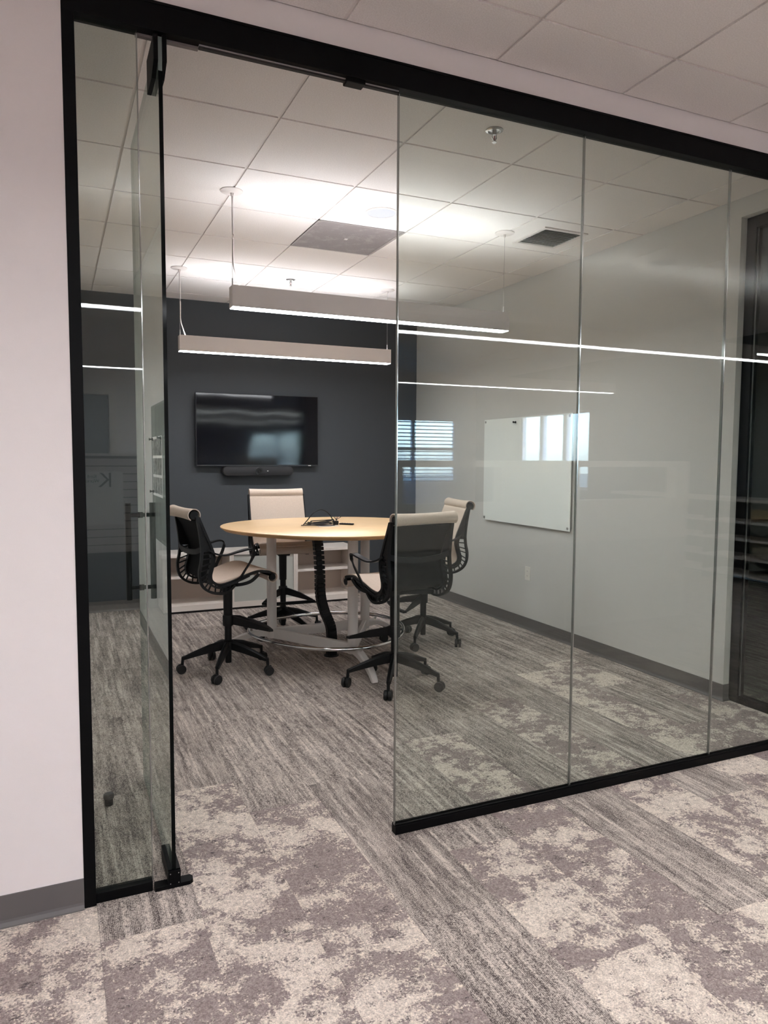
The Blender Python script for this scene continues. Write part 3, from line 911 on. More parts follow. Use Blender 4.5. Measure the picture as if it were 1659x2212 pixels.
for a in angs:
    d = Vector((math.cos(a), math.sin(a), 0))
    bm = bmesh.new(); tube(bm, [d * 0.56 + Vector((0, 0, 0.135)), d * 0.585 + Vector((0, 0, 0.168))], 0.010, 10); from_bm('ring_bracket', bm, TABLEMET, tb)
# power opening plate in the top
bm = bmesh.new(); box(bm, -0.075, 0.075, -0.055, 0.055, TZ, TZ + 0.0022, 0, 0.0008); g = from_bm('power_plate', bm, CABWHITE, tb); g.location = (-0.045, -0.06, 0)
bm = bmesh.new(); box(bm, 0.02, 0.06, -0.02, 0.02, TZ + 0.0022, TZ + 0.003); g = from_bm('plate_opening', bm, DARK, tb); g.location = (-0.045, -0.06, 0)
# cable spine: stacked vertebrae, hung from the top to the floor
cs = empty('cable_spine', (-0.10, -0.06, 0)); cs.parent = tb; cs['label'] = 'black segmented cable spine hanging from the tabletop'
path = catmull([(-0.020, 0.02, TZ - 0.032), (-0.008, 0.01, 0.80), (0.0, 0.0, 0.62), (0.004, 0.0, 0.46), (0.03, -0.01, 0.34), (0.075, -0.02, 0.22), (0.085, -0.02, 0.10), (0.082, -0.02, 0.004)], 10)
nseg = 37
ver = None
def path_at(t):
    k = t * (len(path) - 1); i = min(int(k), len(path) - 2); return path[i].lerp(path[i + 1], k - i), (path[i + 1] - path[i]).normalized()
for i in range(nseg):
    p, tdir = path_at((i + 0.5) / nseg)
    if ver is None:
        bm = bmesh.new()
        for s in (-1, 1):
            box(bm, s * 0.029 - 0.004, s * 0.029 + 0.004, -0.026, 0.026, -0.0115, 0.0115)
            box(bm, -0.026, 0.026, s * 0.029 - 0.004, s * 0.029 + 0.004, -0.0115, 0.0115)
        box(bm, -0.030, 0.030, -0.005, 0.005, -0.009, 0.009)
        box(bm, -0.005, 0.005, -0.030, 0.030, -0.009, 0.009)
        box(bm, -0.016, 0.016, -0.016, 0.016, -0.0175, 0.0175)
        ver = from_bm('vertebra', bm, CHAIRDRK, cs); o = ver
    else:
        o = ver.copy(); col.objects.link(o)
    o.location = p; o.rotation_mode = 'QUATERNION'; o.rotation_quaternion = Vector((0, 0, -1)).rotation_difference(tdir)
bm = bmesh.new(); cyl(bm, (0.082, -0.02), 0.055, 0.0, 0.006, 24); from_bm('floor_plate', bm, CHAIRDRK, cs)

# things on the table
cc = empty('cable_coil', (1.735, 5.03, TZ + 0.0025)); tag(cc, 'coil of thin black cables lying on the maple tabletop', 'cable')
random.seed(3)
for k in range(4):
    pts = []
    rx, ry = 0.125 - 0.012 * k, 0.075 - 0.009 * k
    for i in range(14):
        t = 2 * math.pi * i / 14
        pts.append((rx * math.cos(t) + 0.015 * k, ry * math.sin(t) + 0.012 * k, 0.004 + 0.0075 * k + 0.004 * math.sin(2 * t + k) + (0.012 * max(0, math.cos(t - 0.4)) if k > 1 else 0.003)))
    bm = bmesh.new(); tube(bm, catmull(pts, 4, True), 0.0034, 7, True); from_bm('cable_loop', bm, CHAIRDRK, cc, smooth=True)
bm = bmesh.new(); tube(bm, catmull([(-0.12, -0.01, 0.006), (-0.08, 0.0, 0.045), (-0.03, 0.01, 0.095), (0.03, 0.01, 0.115), (0.08, 0.0, 0.088), (0.112, -0.01, 0.035), (0.125, -0.015, 0.004)], 6), 0.0038, 8); from_bm('cable_arch', bm, CHAIRDRK, cc, smooth=True)
bm = bmesh.new()
for k, (dx, dy) in enumerate(((0.02, 0.01), (0.035, -0.01), (0.012, 0.03), (-0.01, 0.02))):
    tube(bm, catmull([(0.13, -0.015, 0.002), (0.135, -0.012, 0.035), (0.135 + dx, -0.01 + dy, 0.062)], 5), 0.0022, 6)
from_bm('cable_ends', bm, CHAIRDRK, cc, smooth=True)
bm = bmesh.new(); box(bm, 0.112, 0.15, -0.028, -0.004, 0.0032, 0.034, 0, 0.004); from_bm('cable_sleeve', bm, CHAIRDRK, cc)
bm = bmesh.new(); box(bm, -0.055, 0.055, -0.016, 0.016, 0.0, 0.012, 0, 0.0045)
rm = from_bm('remote_control', bm, CHAIRDRK); rm.location = (1.962, 5.045, TZ + 0.0003); rm.rotation_euler = (0, 0, -0.75)
tag(rm, 'small black remote control beside the cable coil', 'remote')
bm = bmesh.new()
for i in range(4): box(bm, -0.038 + i * 0.02, -0.028 + i * 0.02, -0.006, 0.006, 0.012, 0.0132)
b_ = from_bm('buttons', bm, GREYPL, rm)

# ------------------------------------------------------------------ chairs
PROF = [(-0.262, 1.068), (-0.237, 1.008), (-0.214, 0.952), (-0.192, 0.898), (-0.174, 0.852), (-0.167, 0.805), (-0.180, 0.747), (-0.191, 0.700),
        (-0.180, 0.662), (-0.136, 0.644), (-0.068, 0.655), (-0.003, 0.676), (0.062, 0.698), (0.127, 0.712), (0.190, 0.706), (0.236, 0.688)]
def arc(cx, cz, r, a0, a1, n):
    return [(cx + r * math.cos(math.radians(a0 + (a1 - a0) * i / n)), cz + r * math.sin(math.radians(a0 + (a1 - a0) * i / n))) for i in range(n + 1)]
TOPROLL = arc(-0.296, 1.090, 0.036, -50 + 0, 235, 12)[::-1]
FRROLL = arc(0.232, 0.657, 0.031, 80, -200, 12)
FULL = TOPROLL + PROF + FRROLL
def prof_curve(pp, k=4): return [(v.x, v.z) for v in catmull([(x, 0, z) for x, z in pp], k)]
HW = 0.230
def sheet(bm, pp, y0, y1, th, side=1, ny=6, sag=0.0):
    # extruded strip following a side profile with real thickness
    n = len(pp); nrm = []
    for i in range(n):
        a = pp[max(i - 1, 0)]; b = pp[min(i + 1, n - 1)]
        tx, tz = b[0] - a[0], b[1] - a[1]; l = math.hypot(tx, tz) or 1
        nrm.append((-tz / l * side, tx / l * side))
    V = [[[bm.verts.new((pp[i][0] + nrm[i][0] * (o - sag * (1 - (2 * j / ny - 1) ** 2)), y0 + (y1 - y0) * j / ny, pp[i][1] + nrm[i][1] * (o - sag * (1 - (2 * j / ny - 1) ** 2)))) for j in range(ny + 1)] for i in range(n)] for o in (0.0, th)]
    for q in range(2):
        for i in range(n - 1):
            for j in range(ny):
                bm.faces.new((V[q][i][j], V[q][i + 1][j], V[q][i + 1][j + 1], V[q][i][j + 1]))
    for i in range(n - 1):
        for j in (0, ny):
            bm.faces.new((V[0][i][j], V[0][i + 1][j], V[1][i + 1][j], V[1][i][j]))
    for j in range(ny):
        for i in (0, n - 1):
            bm.faces.new((V[0][i][j], V[0][i][j + 1], V[1][i][j + 1], V[1][i][j]))

def make_chair(lift=0.0):
    root = empty('task_stool')
    up = empty_parts = []
    def P(o):
        return o
    Z = lift
    full = [(x, z + Z) for x, z in prof_curve(FULL, 3)]
    bm = bmesh.new(); sheet(bm, full, -HW, HW, 0.005, 1, 6, 0.006); from_bm('fabric_cover', bm, FABRIC, root, angle=60)
    rear = [(x, z + Z) for x, z in prof_curve([(-0.268, 1.058)] + PROF[1:10], 4)]
    bm = bmesh.new(); sheet(bm, rear, -HW + 0.012, HW - 0.012, 0.004, -1, 6, -0.004)
    o = from_bm('rear_mesh', bm, MESHBLK, root, angle=60); o.location = (-0.008, 0, -0.003)
    und = [(x, z + Z - 0.006) for x, z in prof_curve(PROF[9:], 3)]
    bm = bmesh.new(); sheet(bm, und, -HW + 0.012, HW - 0.012, 0.004, -1, 4, -0.004); from_bm('seat_underside', bm, MESHBLK, root, angle=60)
    # dark filler in the rolls
    bm = bmesh.new(); tube(bm, [(-0.296, -HW + 0.006, 1.090 + Z), (-0.296, HW - 0.006, 1.090 + Z)], 0.026, 14); from_bm('top_rail', bm, CHAIRDRK, root, angle=40)
    bm = bmesh.new(); tube(bm, [(0.232, -HW + 0.004, 0.657 + Z), (0.232, HW - 0.004, 0.657 + Z)], 0.021, 12); from_bm('front_rail', bm, CHAIRDRK, root, angle=40)
    inner = prof_curve([(-0.270, 1.075)] + [(x - 0.006, z) for x, z in PROF[1:9]] + [(x, z - 0.010) for x, z in PROF[9:15]] + [(0.214, 0.688)], 4)
    outer_u = prof_curve([(-0.283, 1.080), (-0.268, 1.0), (-0.258, 0.925), (-0.252, 0.854)], 4)
    outer_l = prof_curve([(-0.252, 0.854), (-0.258, 0.791), (-0.270, 0.728), (-0.264, 0.668), (-0.238, 0.622), (-0.185, 0.590), (-0.120, 0.580), (-0.075, 0.594), (-0.036, 0.628)], 4)
    for s in (-1, 1):
        bm = bmesh.new(); y = s * (HW + 0.004)
        # inner rail with comb along the fabric edge
        sweep(bm, [(x, y, z + Z) for x, z in inner], rect(0.016, 0.016), upref=Vector((0, 1, 0)))
        band = prof_curve([(x - 0.023, z - 0.004) for x, z in PROF[4:8]] + [(-0.199, 0.647), (-0.148, 0.620), (-0.072, 0.636), (-0.005, 0.658), (0.06, 0.682)], 5)
        sweep(bm, [(x, y, z + Z) for x, z in band], rect(0.012, 0.036), upref=Vector((0, 1, 0)))
        sweep(bm, [(x, y, z + Z) for x, z in outer_u], rect(0.016, 0.022), upref=Vector((0, 1, 0)))
        sweep(bm, [(x, y, z + Z) for x, z in outer_l], rect(0.016, 0.022), upref=Vector((0, 1, 0)))
        # solid cheek between rails on the upper back
        for i in range(len(outer_u) - 1):
            def inx(z): 
                for (xa, za), (xb, zb) in zip(inner, inner[1:]):
                    if (za - z) * (zb - z) <= 0 and abs(za - zb) > 1e-6: return xa + (xb - xa) * (z - za) / (zb - za)
                return inner[0][0]
            (xa, za), (xb, zb) = outer_u[i], outer_u[i + 1]
            q = [(xa, za), (inx(za), za), (inx(zb), zb), (xb, zb)]
            v0 = [bm.verts.new((a, y - 0.003, b + Z)) for a, b in q]; v1 = [bm.verts.new((a, y + 0.003, b + Z)) for a, b in q]
            bm.faces.new(v0); bm.faces.new(v1)
            for k in range(4): bm.faces.new((v0[k], v0[(k + 1) % 4], v1[(k + 1) % 4], v1[k]))
        from_bm('side_frame', bm, CHAIRBLK, root)
        # ribs
        bm = bmesh.new()
        NR = 13
        ins = prof_curve([(x - 0.006, z) for x, z in PROF[4:9]] + [(-0.136, 0.634), (-0.075, 0.642), (-0.02, 0.658)], 6)
        for k in range(NR):
            t = (k + 0.6) / NR
            a = outer_l[int(t * (len(outer_l) - 1))]; b = ins[int(t * (len(ins) - 1))]
            sweep(bm, [(a[0], y, a[1] + Z), (b[0], y, b[1] + Z)], rect(0.008, 0.007 + 0.004 * (k % 2)), upref=Vector((0, 1, 0)))
        from_bm('spine_ribs', bm, CHAIRBLK, root)
        # armrest loop
        pts = catmull([(-0.212, s * 0.240, 0.868), (-0.165, s * 0.258, 0.840), (-0.107, s * 0.275, 0.832), (-0.03, s * 0.285, 0.850), (0.03, s * 0.286, 0.862), (0.066, s * 0.284, 0.858), (0.079, s * 0.280, 0.835), (0.062, s * 0.272, 0.785), (0.025, s * 0.258, 0.722), (-0.013, s * 0.243, 0.656)], 5)
        bm = bmesh.new()
        n = len(pts)
        scl = [(0.55 + 0.75 * math.sin(math.pi * min(1, i / (n * 0.62))), 1) if i < n * 0.62 else (0.55, 1) for i in range(n)]
        sweep(bm, [p + Vector((0, 0, Z)) for p in pts], [(-0.018, -0.005), (0.018, -0.005), (0.018, 0.005), (-0.018, 0.005)], scale=scl, upref=Vector((0, s * 1.0, 0.0)).cross(Vector((1, 0, 0.01))) if False else Vector((0.3, 0, 1)))
        from_bm('armrest', bm, CHAIRBLK, root, angle=50)
        # seat link
        lk = catmull([(-0.07, s * 0.10, 0.612), (0.00, s * 0.19, 0.618), (0.07, s * 0.222, 0.636), (0.115, s * 0.234, 0.672), (0.128, s * 0.238, 0.692)], 5)
        bm = bmesh.new(); sweep(bm, [p + Vector((0, 0, Z)) for p in lk], rect(0.014, 0.020)); from_bm('seat_link', bm, CHAIRBLK, root)
        bm = bmesh.new(); tube(bm, [(0.128, s * 0.240, 0.694 + Z), (0.128, s * 0.2475, 0.694 + Z)], 0.006, 10); from_bm('pivot_pin', bm, STEEL, root)
    # lumbar bar across the back
    lb = catmull([(-0.252, HW + 0.004, 0.872), (-0.270, 0.15, 0.850), (-0.278, 0.0, 0.842), (-0.270, -0.15, 0.850), (-0.252, -HW - 0.004, 0.872)], 5)
    bm = bmesh.new(); sweep(bm, [p + Vector((0, 0, Z)) for p in lb], rect(0.010, 0.034)); from_bm('lumbar_bar', bm, CHAIRBLK, root, angle=50)
    # under-seat beam
    bm = bmesh.new()
    sweep(bm, [(-0.085, -HW + 0.0, 0.598 + Z), (-0.06, -0.1, 0.606 + Z), (-0.03, 0, 0.612 + Z), (-0.06, 0.1, 0.606 + Z), (-0.085, HW, 0.598 + Z)], rect(0.06, 0.030))
    box(bm, -0.06, 0.06, -0.05, 0.05, 0.590 + Z, 0.628 + Z, 0, 0.006)
    from_bm('seat_beam', bm, CHAIRDRK, root)
    # post
    bm = bmesh.new(); cyl(bm, (0, 0), 0.030, 0.385 + Z, 0.594 + Z, 24, 0.032); from_bm('post_cover', bm, CHAIRBLK, root, angle=40)
    bm = bmesh.new(); cyl(bm, (0, 0), 0.024, 0.20, 0.39 + Z, 20); from_bm('gas_lift', bm, CHAIRDRK, root, angle=40)
    # foot rest
    bm = bmesh.new(); lathe(bm, [(0.035, 0.312), (0.036, 0.316), (0.036, 0.378), (0.033, 0.384)], 24); from_bm('foot_rest_collar', bm, CHAIRBLK, root, angle=40)
    bm = bmesh.new()
    for s in (-1, 1):
        pts = [(0.02, s * 0.012, 0.352), (0.12, s * 0.115, 0.325), (0.215, s * 0.205, 0.292)]
        sweep(bm, pts, [(-0.006, -0.032), (0.006, -0.032), (0.010, 0.026), (-0.010, 0.026)], scale=[1.0, 0.8, 0.32])
    br = catmull([(0.222, 0.215, 0.290), (0.236, 0.12, 0.290), (0.242, 0.0, 0.290), (0.236, -0.12, 0.290), (0.222, -0.215, 0.290)], 4)
    sweep(bm, br, rect(0.030, 0.014))
    from_bm('foot_rest', bm, CHAIRBLK, root)
    # base
    bm = bmesh.new(); lathe(bm, [(0.020, 0.055), (0.021, 0.06), (0.021, 0.14), (0.037, 0.150), (0.038, 0.205), (0.028, 0.212)], 20); from_bm('base_hub', bm, CHAIRBLK, root, angle=40)
    leg_me = st_me = ca_me = None
    for k in range(5):
        a = math.radians(72 * k)
        if leg_me is None:
            bm = bmesh.new()
            sweep(bm, [(0.030, 0, 0.178), (0.12, 0, 0.160), (0.22, 0, 0.130), (0.285, 0, 0.108), (0.303, 0, 0.104)], [(-0.016, -0.030), (0.016, -0.030), (0.016, 0.018), (0.006, 0.030), (-0.006, 0.030), (-0.016, 0.018)], scale=[1.0, (1, 0.9), (0.9, 0.62), (0.8, 0.42), (0.7, 0.4)])
            sweep(bm, [(0.300, 0, 0.112), (0.304, 0, 0.062)], circ(0.010, 10))
            lg = from_bm('leg', bm, CHAIRBLK, root, angle=35); leg_me = lg.data
            bm = bmesh.new()
            for s in (-1, 1):
                lo, hi = (0.004, 0.024)
                ring = [(0.012, lo), (0.029, lo), (0.031, lo + 0.004), (0.031, hi - 0.004), (0.028, hi), (0.012, hi - 0.001)]
                rs = [[bm.verts.new((r * math.cos(2 * math.pi * i / 20), s * w, r * math.sin(2 * math.pi * i / 20))) for i in range(20)] for r, w in ring]
                for p_, q_ in zip(rs, rs[1:]):
                    for i in range(20): bm.faces.new((p_[i], p_[(i + 1) % 20], q_[(i + 1) % 20], q_[i]))
                bm.faces.new(rs[0]); bm.faces.new(rs[-1])
            box(bm, -0.012, 0.016, -0.0045, 0.0045, -0.006, 0.034)
            ct = from_bm('caster', bm, RUBBER, lg, angle=35); ca_me = ct.data
        else:
            lg = bpy.data.objects.new('leg', leg_me); col.objects.link(lg); lg.parent = root
            ct = bpy.data.objects.new('caster', ca_me); col.objects.link(ct); ct.parent = lg
        lg.rotation_euler = (0, 0, a)
        ct.location = (0.312, 0, 0.031); ct.rotation_euler = (0, 0, 0.5 + 1.3 * k)
    return root
def set_legs(root, rot, lift):
    k = 0
    for ch in root.children:
        if ch.name.startswith('leg'):
            ch.rotation_euler = (0, 0, rot + math.radians(72) * k); k += 1
def caster_turn(root, seed):
    random.seed(seed)
    for ch in root.children:
        if ch.name.startswith('leg'):
            for g in ch.children: g.rotation_euler = (0, 0, random.uniform(-1.2, 1.2))
GRP = 'stools around the meeting table'
ch = make_chair(0.0)
spots = [((1.046, 4.912), 8, 0.0, 'oatmeal fabric stool on the door side of the table, seen from its side', 28),
         ((1.955, 4.175), 101, 0.0, 'stool seen from behind with its dark rear mesh towards the glass', 22),
         ((2.632, 5.090), 172, 0.0, 'oatmeal stool beyond the table beside the wall with the white board', 15)]
roots = []
for i, (pos, ang, lift, lab, foot) in enumerate(spots):
    r = ch if i == 0 else copy_tree(ch)
    r.location = (*pos, 0); rz = math.radians(ang); r.rotation_euler = (0, 0, rz)
    fa = math.radians(foot)
    set_legs(r, fa - rz, 0); caster_turn(r, 10 + i)
    tag(r, lab, 'stool', GRP); roots.append(r)
r = make_chair(0.055)
r.location = (1.706, 5.845, 0); r.rotation_euler = (0, 0, math.radians(265))
set_legs(r, math.radians(3 - 265), 0); caster_turn(r, 20)
tag(r, 'oatmeal stool facing the entrance between the table and the television', 'stool', GRP)

# ------------------------------------------------------------------ wall items
wb = empty('glass_board', (XR, 5.166, 1.348)); tag(wb, 'white glass writing board on the grey side wall', 'whiteboard', 'glass boards')
bm = bmesh.new(); box(bm, -0.030, -0.022, -0.625, 0.625, -0.457, 0.457, 0, 0.0015); from_bm('glass_sheet', bm, BOARD, wb)
def disc_x(name, y, z, x0, x1, r, m, par):
    b = bmesh.new(); tube(b, [(x0, y, z), (x1, y, z)], r, 18); return from_bm(name, b, m, par, angle=40)
for sy in (-1, 1):
    for sz in (-1, 1):
        disc_x('standoff', sy * 0.602, sz * 0.435, -0.033, -0.0303, 0.011, STEEL, wb)
        disc_x('spacer', sy * 0.602, sz * 0.435, -0.0218, -0.0005, 0.009, STEEL, wb)
def magnet(loc, rot, label, group='board magnets'):
    b = bmesh.new()
    lathe(b, [(0.010, 0.0), (0.010, 0.004), (0.005, 0.010), (0.005, 0.016), (0.009, 0.022), (0.009, 0.026), (0.001, 0.0265)], 16)
    o = from_bm('magnet', b, CHAIRDRK, None, angle=40); o.location = loc; o.rotation_euler = rot
    tag(o, label, 'magnet', group)
magnet((XR - 0.0305, 5.29, 1.765), (0, -math.pi / 2, 0), 'black push magnet on the upper edge of the white board')
ot = empty('wall_outlet', (XR, 5.112, 0.480)); tag(ot, 'white duplex wall outlet below the writing board', 'outlet')
bm = bmesh.new(); box(bm, -0.006, -0.0003, -0.036, 0.036, -0.058, 0.058, 0, 0.0015); from_bm('cover_plate', bm, PLATE, ot)
for s in (-1, 1):
    bm = bmesh.new(); box(bm, -0.0075, -0.0061, -0.015, 0.015, s * 0.02 - 0.013, s * 0.02 + 0.013, 0, 0.0006); rc = from_bm('receptacle', bm, PLATE, ot)
    bm = bmesh.new()
    for q in (-0.006, 0.006): box(bm, -0.0079, -0.0075, q - 0.001, q + 0.001, s * 0.02 - 0.004, s * 0.02 + 0.005)
    from_bm('slots', bm, DARK, rc)
# board with photographs on the left wall, seen mirrored in the open door
lb = empty('glass_board', (0.0, 4.72, 1.348)); tag(lb, 'pale glass board on the entrance side wall, mirrored in the open door', 'whiteboard', 'glass boards')
bm = bmesh.new(); box(bm, 0.022, 0.030, -0.66, 0.66, -0.457, 0.457, 0, 0.0015); from_bm('glass_sheet', bm, mat('grey_glass_board', srgb(168, 174, 166), 0.08, spec=0.6), lb)
for sy in (-1, 1):
    for sz in (-1, 1):
        disc_x('spacer', sy * 0.62, sz * 0.43, 0.0005, 0.0218, 0.009, STEEL, lb)
sh = empty('photo_sheet', (0.0305, 5.07, 1.39)); tag(sh, 'paper sheet of small photographs held on the pale board by black magnets', 'poster')
bm = bmesh.new(); box(bm, 0.0, 0.0012, -0.24, 0.24, -0.20, 0.20); from_bm('paper', bm, PAPER, sh)
for j in range(3):
    for i in range(4):
        bm = bmesh.new(); box(bm, 0.0012, 0.0018, -0.052, 0.052, -0.055, 0.055); f = from_bm('photograph', bm, PHOTO, sh)
        f.location = (0, -0.174 + 0.116 * i, 0.128 - 0.128 * j)
for k, (y, z) in enumerate(((5.29, 1.575), (4.86, 1.575), (5.29, 1.215))):
    magnet((0.0323 if k else 0.0323, y, z), (0, math.pi / 2, 0), ('black magnet at the far upper corner of the photo sheet', 'black magnet at the near upper corner of the photo sheet', 'black magnet at the lower corner of the photo sheet')[k])

# ------------------------------------------------------------------ open office behind the camera (seen mirrored in the glass)
hp = empty('half_height_screen', (3.75, -0.10, 0)); tag(hp, 'white half height office screen with framed openings, mirrored in the glass', 'office screen')
def hpp(name, x0, x1, z0, z1, y0=-0.06, y1=0.06, m=CABWHITE): return boxobj(name, x0 * 1.124 - 3.75, x1 * 1.124 - 3.75, y0, y1, z0, z1, m, hp)
hpp('top_cap', 1.70, 4.74, 1.385, 1.437)
hpp('post', 1.70, 2.14, 1.10, 1.385); hpp('post', 2.92, 3.62, 1.10, 1.385); hpp('post', 4.60, 4.74, 1.10, 1.385)
hpp('middle_rail', 1.70, 4.74, 1.03, 1.10)
hpp('upper_panel', 1.70, 4.74, 0.74, 1.028, -0.05, 0.05)
hpp('lower_panel', 1.70, 4.74, 0.0, 0.738, -0.045, 0.045, mat('screen_grey', srgb(196, 192, 188), 0.6))
tr = empty('open_shelving', (7.45, -0.9, 0)); tag(tr, 'low white open shelving under the office windows, mirrored in the glass', 'shelf')
def trp(name, x0, x1, y0, y1, z0, z1, m=CABWHITE): return boxobj(name, x0 - 7.45, x1 - 7.45, y0 + 0.9, y1 + 0.9, z0, z1, m, tr)
trp('back_panel', 7.68, 7.695, -3.2, 1.5, 0.0, 0.964, DKBOOK)
trp('worktop', 7.20, 7.679, -3.2, 1.5, 0.965, 1.0)
for z in (0.72, 0.515, 0.30, 0.10): trp('shelf', 7.26, 7.679, -3.2, 1.5, z - 0.012, z + 0.012)
for y in (-3.2, -1.64, -0.08, 1.48): trp('upright', 7.30, 7.679, y, y + 0.02, 0.0, 0.964, GREYPL)
random.seed(11)
bk = None
names = [(REDBOOK, 'red'), (DKBOOK, 'dark'), (TANBOX, 'cream')]
ordw = ['first', 'second', 'third', 'fourth', 'fifth', 'sixth', 'seventh', 'eighth', 'ninth', 'tenth', 'eleventh', 'twelfth']
for i in range(12):
    h = random.uniform(0.22, 0.31); mm, nm = names[(i * 2 + i // 3) % 3]
    bm = bmesh.new(); box(bm, -0.11, 0.11, -0.022, 0.022, 0, h, 0, 0.002)
    o = from_bm('book', bm, mm); o.location = (7.52, -0.6 + i * 0.052, 1.0003)
    tag(o, '%s book, %s from the window end of the row on the shelving' % (nm, ordw[i]), 'book', 'books on the office shelving')
# windows of the office
def window(name, axis, lo, hi, z0, z1, at, mull, label, blinds=False):
    r = empty(name, (0, 0, 0)); tag(r, label, 'window', kind='structure')
    def wp(n, a, b, c, d, t0, t1, m):
        if axis == 'x': return boxobj(n, a, b, at + t0, at + t1, c, d, m, r)
        return boxobj(n, at + t0, at + t1, a, b, c, d, m, r)
    s = 0.05
    wp('frame_head', lo, hi, z1 - s, z1, -0.10, -0.04, WINFRAME); wp('frame_sill', lo, hi, z0, z0 + s, -0.10, -0.02, WINFRAME)
    wp('frame_jamb', lo, lo + s, z0, z1, -0.10, -0.04, WINFRAME); wp('frame_jamb', hi - s, hi, z0, z1, -0.10, -0.04, WINFRAME)
    for q in mull: wp('mullion', q - 0.035, q + 0.035, z0, z1, -0.10, -0.04, WINFRAME)
    if blinds: wp('meeting_rail', lo, hi, 1.60, 1.65, -0.10, -0.04, WINFRAME)
    qs = [lo] + list(mull) + [hi]
    for a, b in zip(qs, qs[1:]): wp('glass_pane', a, b, z0, z1, -0.075, -0.071, WINGLASS)
    if blinds:
        z = z0 + 0.06
        while z < z1 - 0.03:
            o = boxobj('slat', -(hi - lo) / 2 + 0.06, (hi - lo) / 2 - 0.06, -0.025, 0.025, -0.0015, 0.0015, BLIND, r)
            o.location = ((lo + hi) / 2, at - 0.012, z); o.rotation_euler = (0.32, 0, 0)
            z += 0.071
window('window_2', 'x', W1[0], W1[1], W1[2], W1[3], OY0, (6.32,), 'office window with horizontal blinds, mirrored in the glass', True)
def window_side():
    r = empty('window_3', (0, 0, 0)); tag(r, 'tall divided office window with trees outside, mirrored in the glass', 'window', kind='structure')
    lo, hi, z0, z1 = W2
    def wp(n, a, b, c, d, t0, t1, m): return boxobj(n, OX1 + t0, OX1 + t1, a, b, c, d, m, r)
    for n, a, b, c, d in (('frame_head', lo, hi, z1 - 0.04, z1), ('frame_sill', lo, hi, z0, z0 + 0.05), ('frame_jamb', lo, lo + 0.05, z0, z1), ('frame_jamb', hi - 0.05, hi, z0, z1)):
        wp(n, a, b, c, d, 0.04, 0.10, WINFRAME)
    qs = [lo, lo + 0.62, lo + 1.26, hi]
    for q in qs[1:-1]: wp('mullion', q - 0.05, q + 0.05, z0, z1, 0.03, 0.11, WINFRAME)
    for a, b in zip(qs, qs[1:]): wp('glass_pane', a, b, z0, z1, 0.07, 0.074, WINGLASS)
window_side()
# doorway and slatted display screen at the far left of the office
d2 = empty('door_2', (0.1, -3.6, 0)); tag(d2, 'plain office door in a pale frame, mirrored in the narrow pane', 'door', kind='structure')
boxobj('leaf', -0.44, 0.44, -0.09, -0.05, 0.0, 2.12, mat('grey_door', srgb(120, 122, 126), 0.6), d2)
boxobj('frame_jamb', -0.52, -0.45, -0.06, 0.02, 0, 2.13, CABWHITE, d2); boxobj('frame_jamb', 0.45, 0.52, -0.06, 0.02, 0, 2.13, CABWHITE, d2)
boxobj('frame_head', -0.52, 0.52, -0.06, 0.02, 2.131, 2.20, CABWHITE, d2)
sl = empty('slatwall_screen', (0.2, -2.62, 0)); tag(sl, 'grooved white display screen, mirrored in the narrow pane beside the door', 'display screen')
boxobj('back_board', -0.72, 0.54, -0.04, -0.012, 0.0, 1.46, mat('screen_core', srgb(50, 49, 50), 0.7), sl)
boxobj('end_post', 0.54, 0.60, -0.05, 0.02, 0.0, 1.47, CABWHITE, sl); boxobj('top_cap', -0.72, 0.54, -0.05, 0.02, 1.461, 1.485, CABWHITE, sl)
so = None
for i in range(12):
    if so is None:
        so = boxobj('slat', -0.72, 0.538, -0.0118, 0.006, 0.0, 0.068, OWALL, sl); o = so
    else:
        o = so.copy(); col.objects.link(o)
    o.location = (0, 0, 0.52 + 0.077 * i)
ps = empty('poster', (0.42, -2.61, 1.05)); tag(ps, 'pale printed poster hung on the grooved screen, mirrored in the narrow pane', 'poster')
boxobj('sheet', -0.18, 0.18, -0.0035, -0.0015, -0.26, 0.26, PAPER, ps)
textobj('lettering', 'Kind\nWorks', 0.045, (-0.10, 0.0, 0.19), (math.pi / 2, 0, math.pi), INK, ps)
textobj('lettering', 'K', 0.20, (0.02, 0.0, 0.17), (math.pi / 2, 0, math.pi), INK, ps)
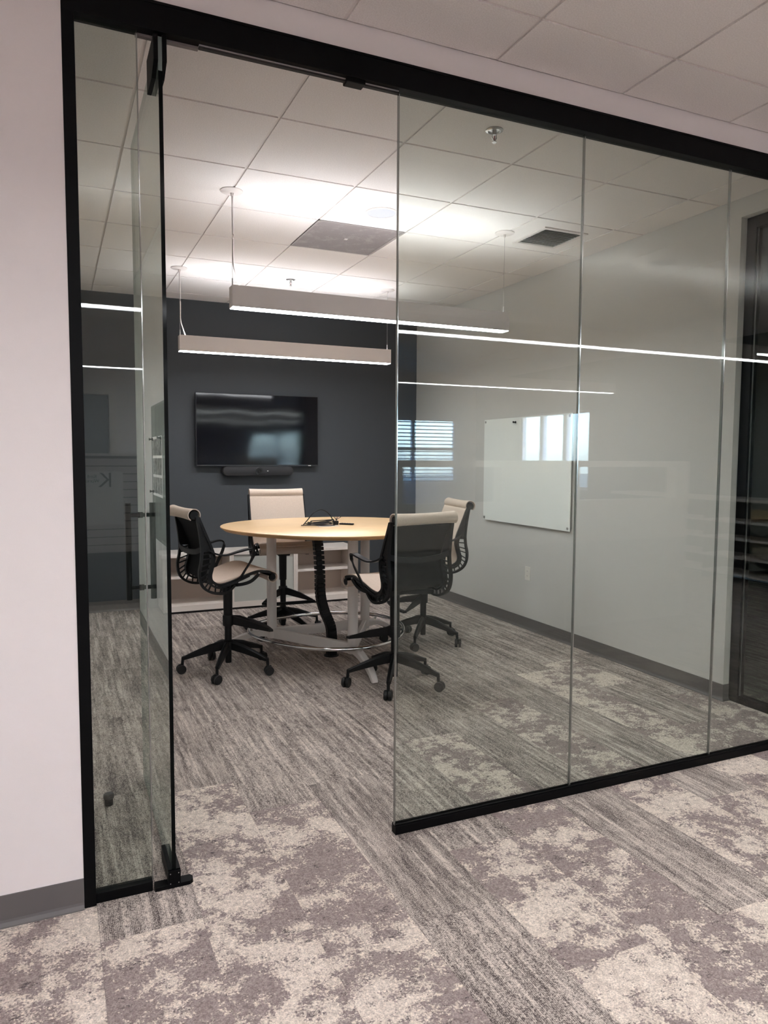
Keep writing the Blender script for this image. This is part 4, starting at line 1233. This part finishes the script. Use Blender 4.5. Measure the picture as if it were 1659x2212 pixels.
# dim next room: a stool with pale legs beside the side glass
ns = empty('side_stool', (5.35, 3.75, 0)); tag(ns, 'dark seated stool with thin pale legs in the dim room behind side glass', 'stool')
bm = bmesh.new(); lathe(bm, [(0.19, 0.66), (0.20, 0.67), (0.20, 0.70), (0.17, 0.72), (0.01, 0.722)], 24); from_bm('seat', bm, CHAIRDRK, ns, angle=40)
for k in range(4):
    a = math.pi / 4 + k * math.pi / 2
    bm = bmesh.new(); tube(bm, [(0.12 * math.cos(a), 0.12 * math.sin(a), 0.66), (0.23 * math.cos(a), 0.23 * math.sin(a), 0.0)], 0.011, 10); from_bm('leg', bm, CABWHITE, ns, angle=40)
bm = bmesh.new(); tube(bm, [(0.19 * math.cos(2 * math.pi * i / 24), 0.19 * math.sin(2 * math.pi * i / 24), 0.26) for i in range(24)], 0.008, 8, True); from_bm('foot_ring', bm, CABWHITE, ns, smooth=True)

# ------------------------------------------------------------------ outside: ground, bare trees, a far building
struct(boxobj('ground_outside', -40, 60, -60, 20, -0.6, -0.2, LAWN))
def tree(loc, h, seed, label):
    random.seed(seed)
    bm = bmesh.new()
    def grow(p, d, L, r, depth):
        q = p + d * L
        sweep(bm, [p, q], circ(r, 5), scale=[1.0, 0.7], cap=False)
        if depth == 0: return
        for _ in range(3):
            nd = (d + Vector((random.uniform(-0.7, 0.7), random.uniform(-0.7, 0.7), random.uniform(-0.15, 0.45)))).normalized()
            grow(q, nd, L * random.uniform(0.62, 0.82), r * 0.66, depth - 1)
    grow(Vector((0, 0, -0.25)), Vector((0, 0, 1)), h * 0.26, h * 0.018, 6)
    o = from_bm('bare_tree', bm, BRANCH); o.location = loc
    tag(o, label, 'tree', 'trees outside the office windows')
tree((13.5, -6.0, 0), 8.0, 1, 'bare branching tree outside the divided window, closest to the glass')
tree((16.5, -10.5, 0), 9.0, 2, 'tall bare tree outside the office, farther from the window')
tree((7.2, -15.5, 0), 8.0, 4, 'bare tree outside the blind covered window')
fb = empty('far_building', (26, -9, -0.25)); tag(fb, 'pale two storey building far outside the office window', 'building')
boxobj('wall', -3, 3, -12, 12, 0, 4.6, BRICKW, fb)
boxobj('roof', -3.3, 3.3, -12.3, 12.3, 4.601, 4.9, WINFRAME, fb)
w0 = None
for j in range(2):
    for i in range(9):
        if w0 is None: w0 = boxobj('window', -0.05, 0.05, -0.5, 0.5, 0, 1.2, DKBOOK, fb); o = w0
        else: o = w0.copy(); col.objects.link(o)
        o.location = (-3.0, -10.4 + 2.6 * i, 0.9 + 2.1 * j)
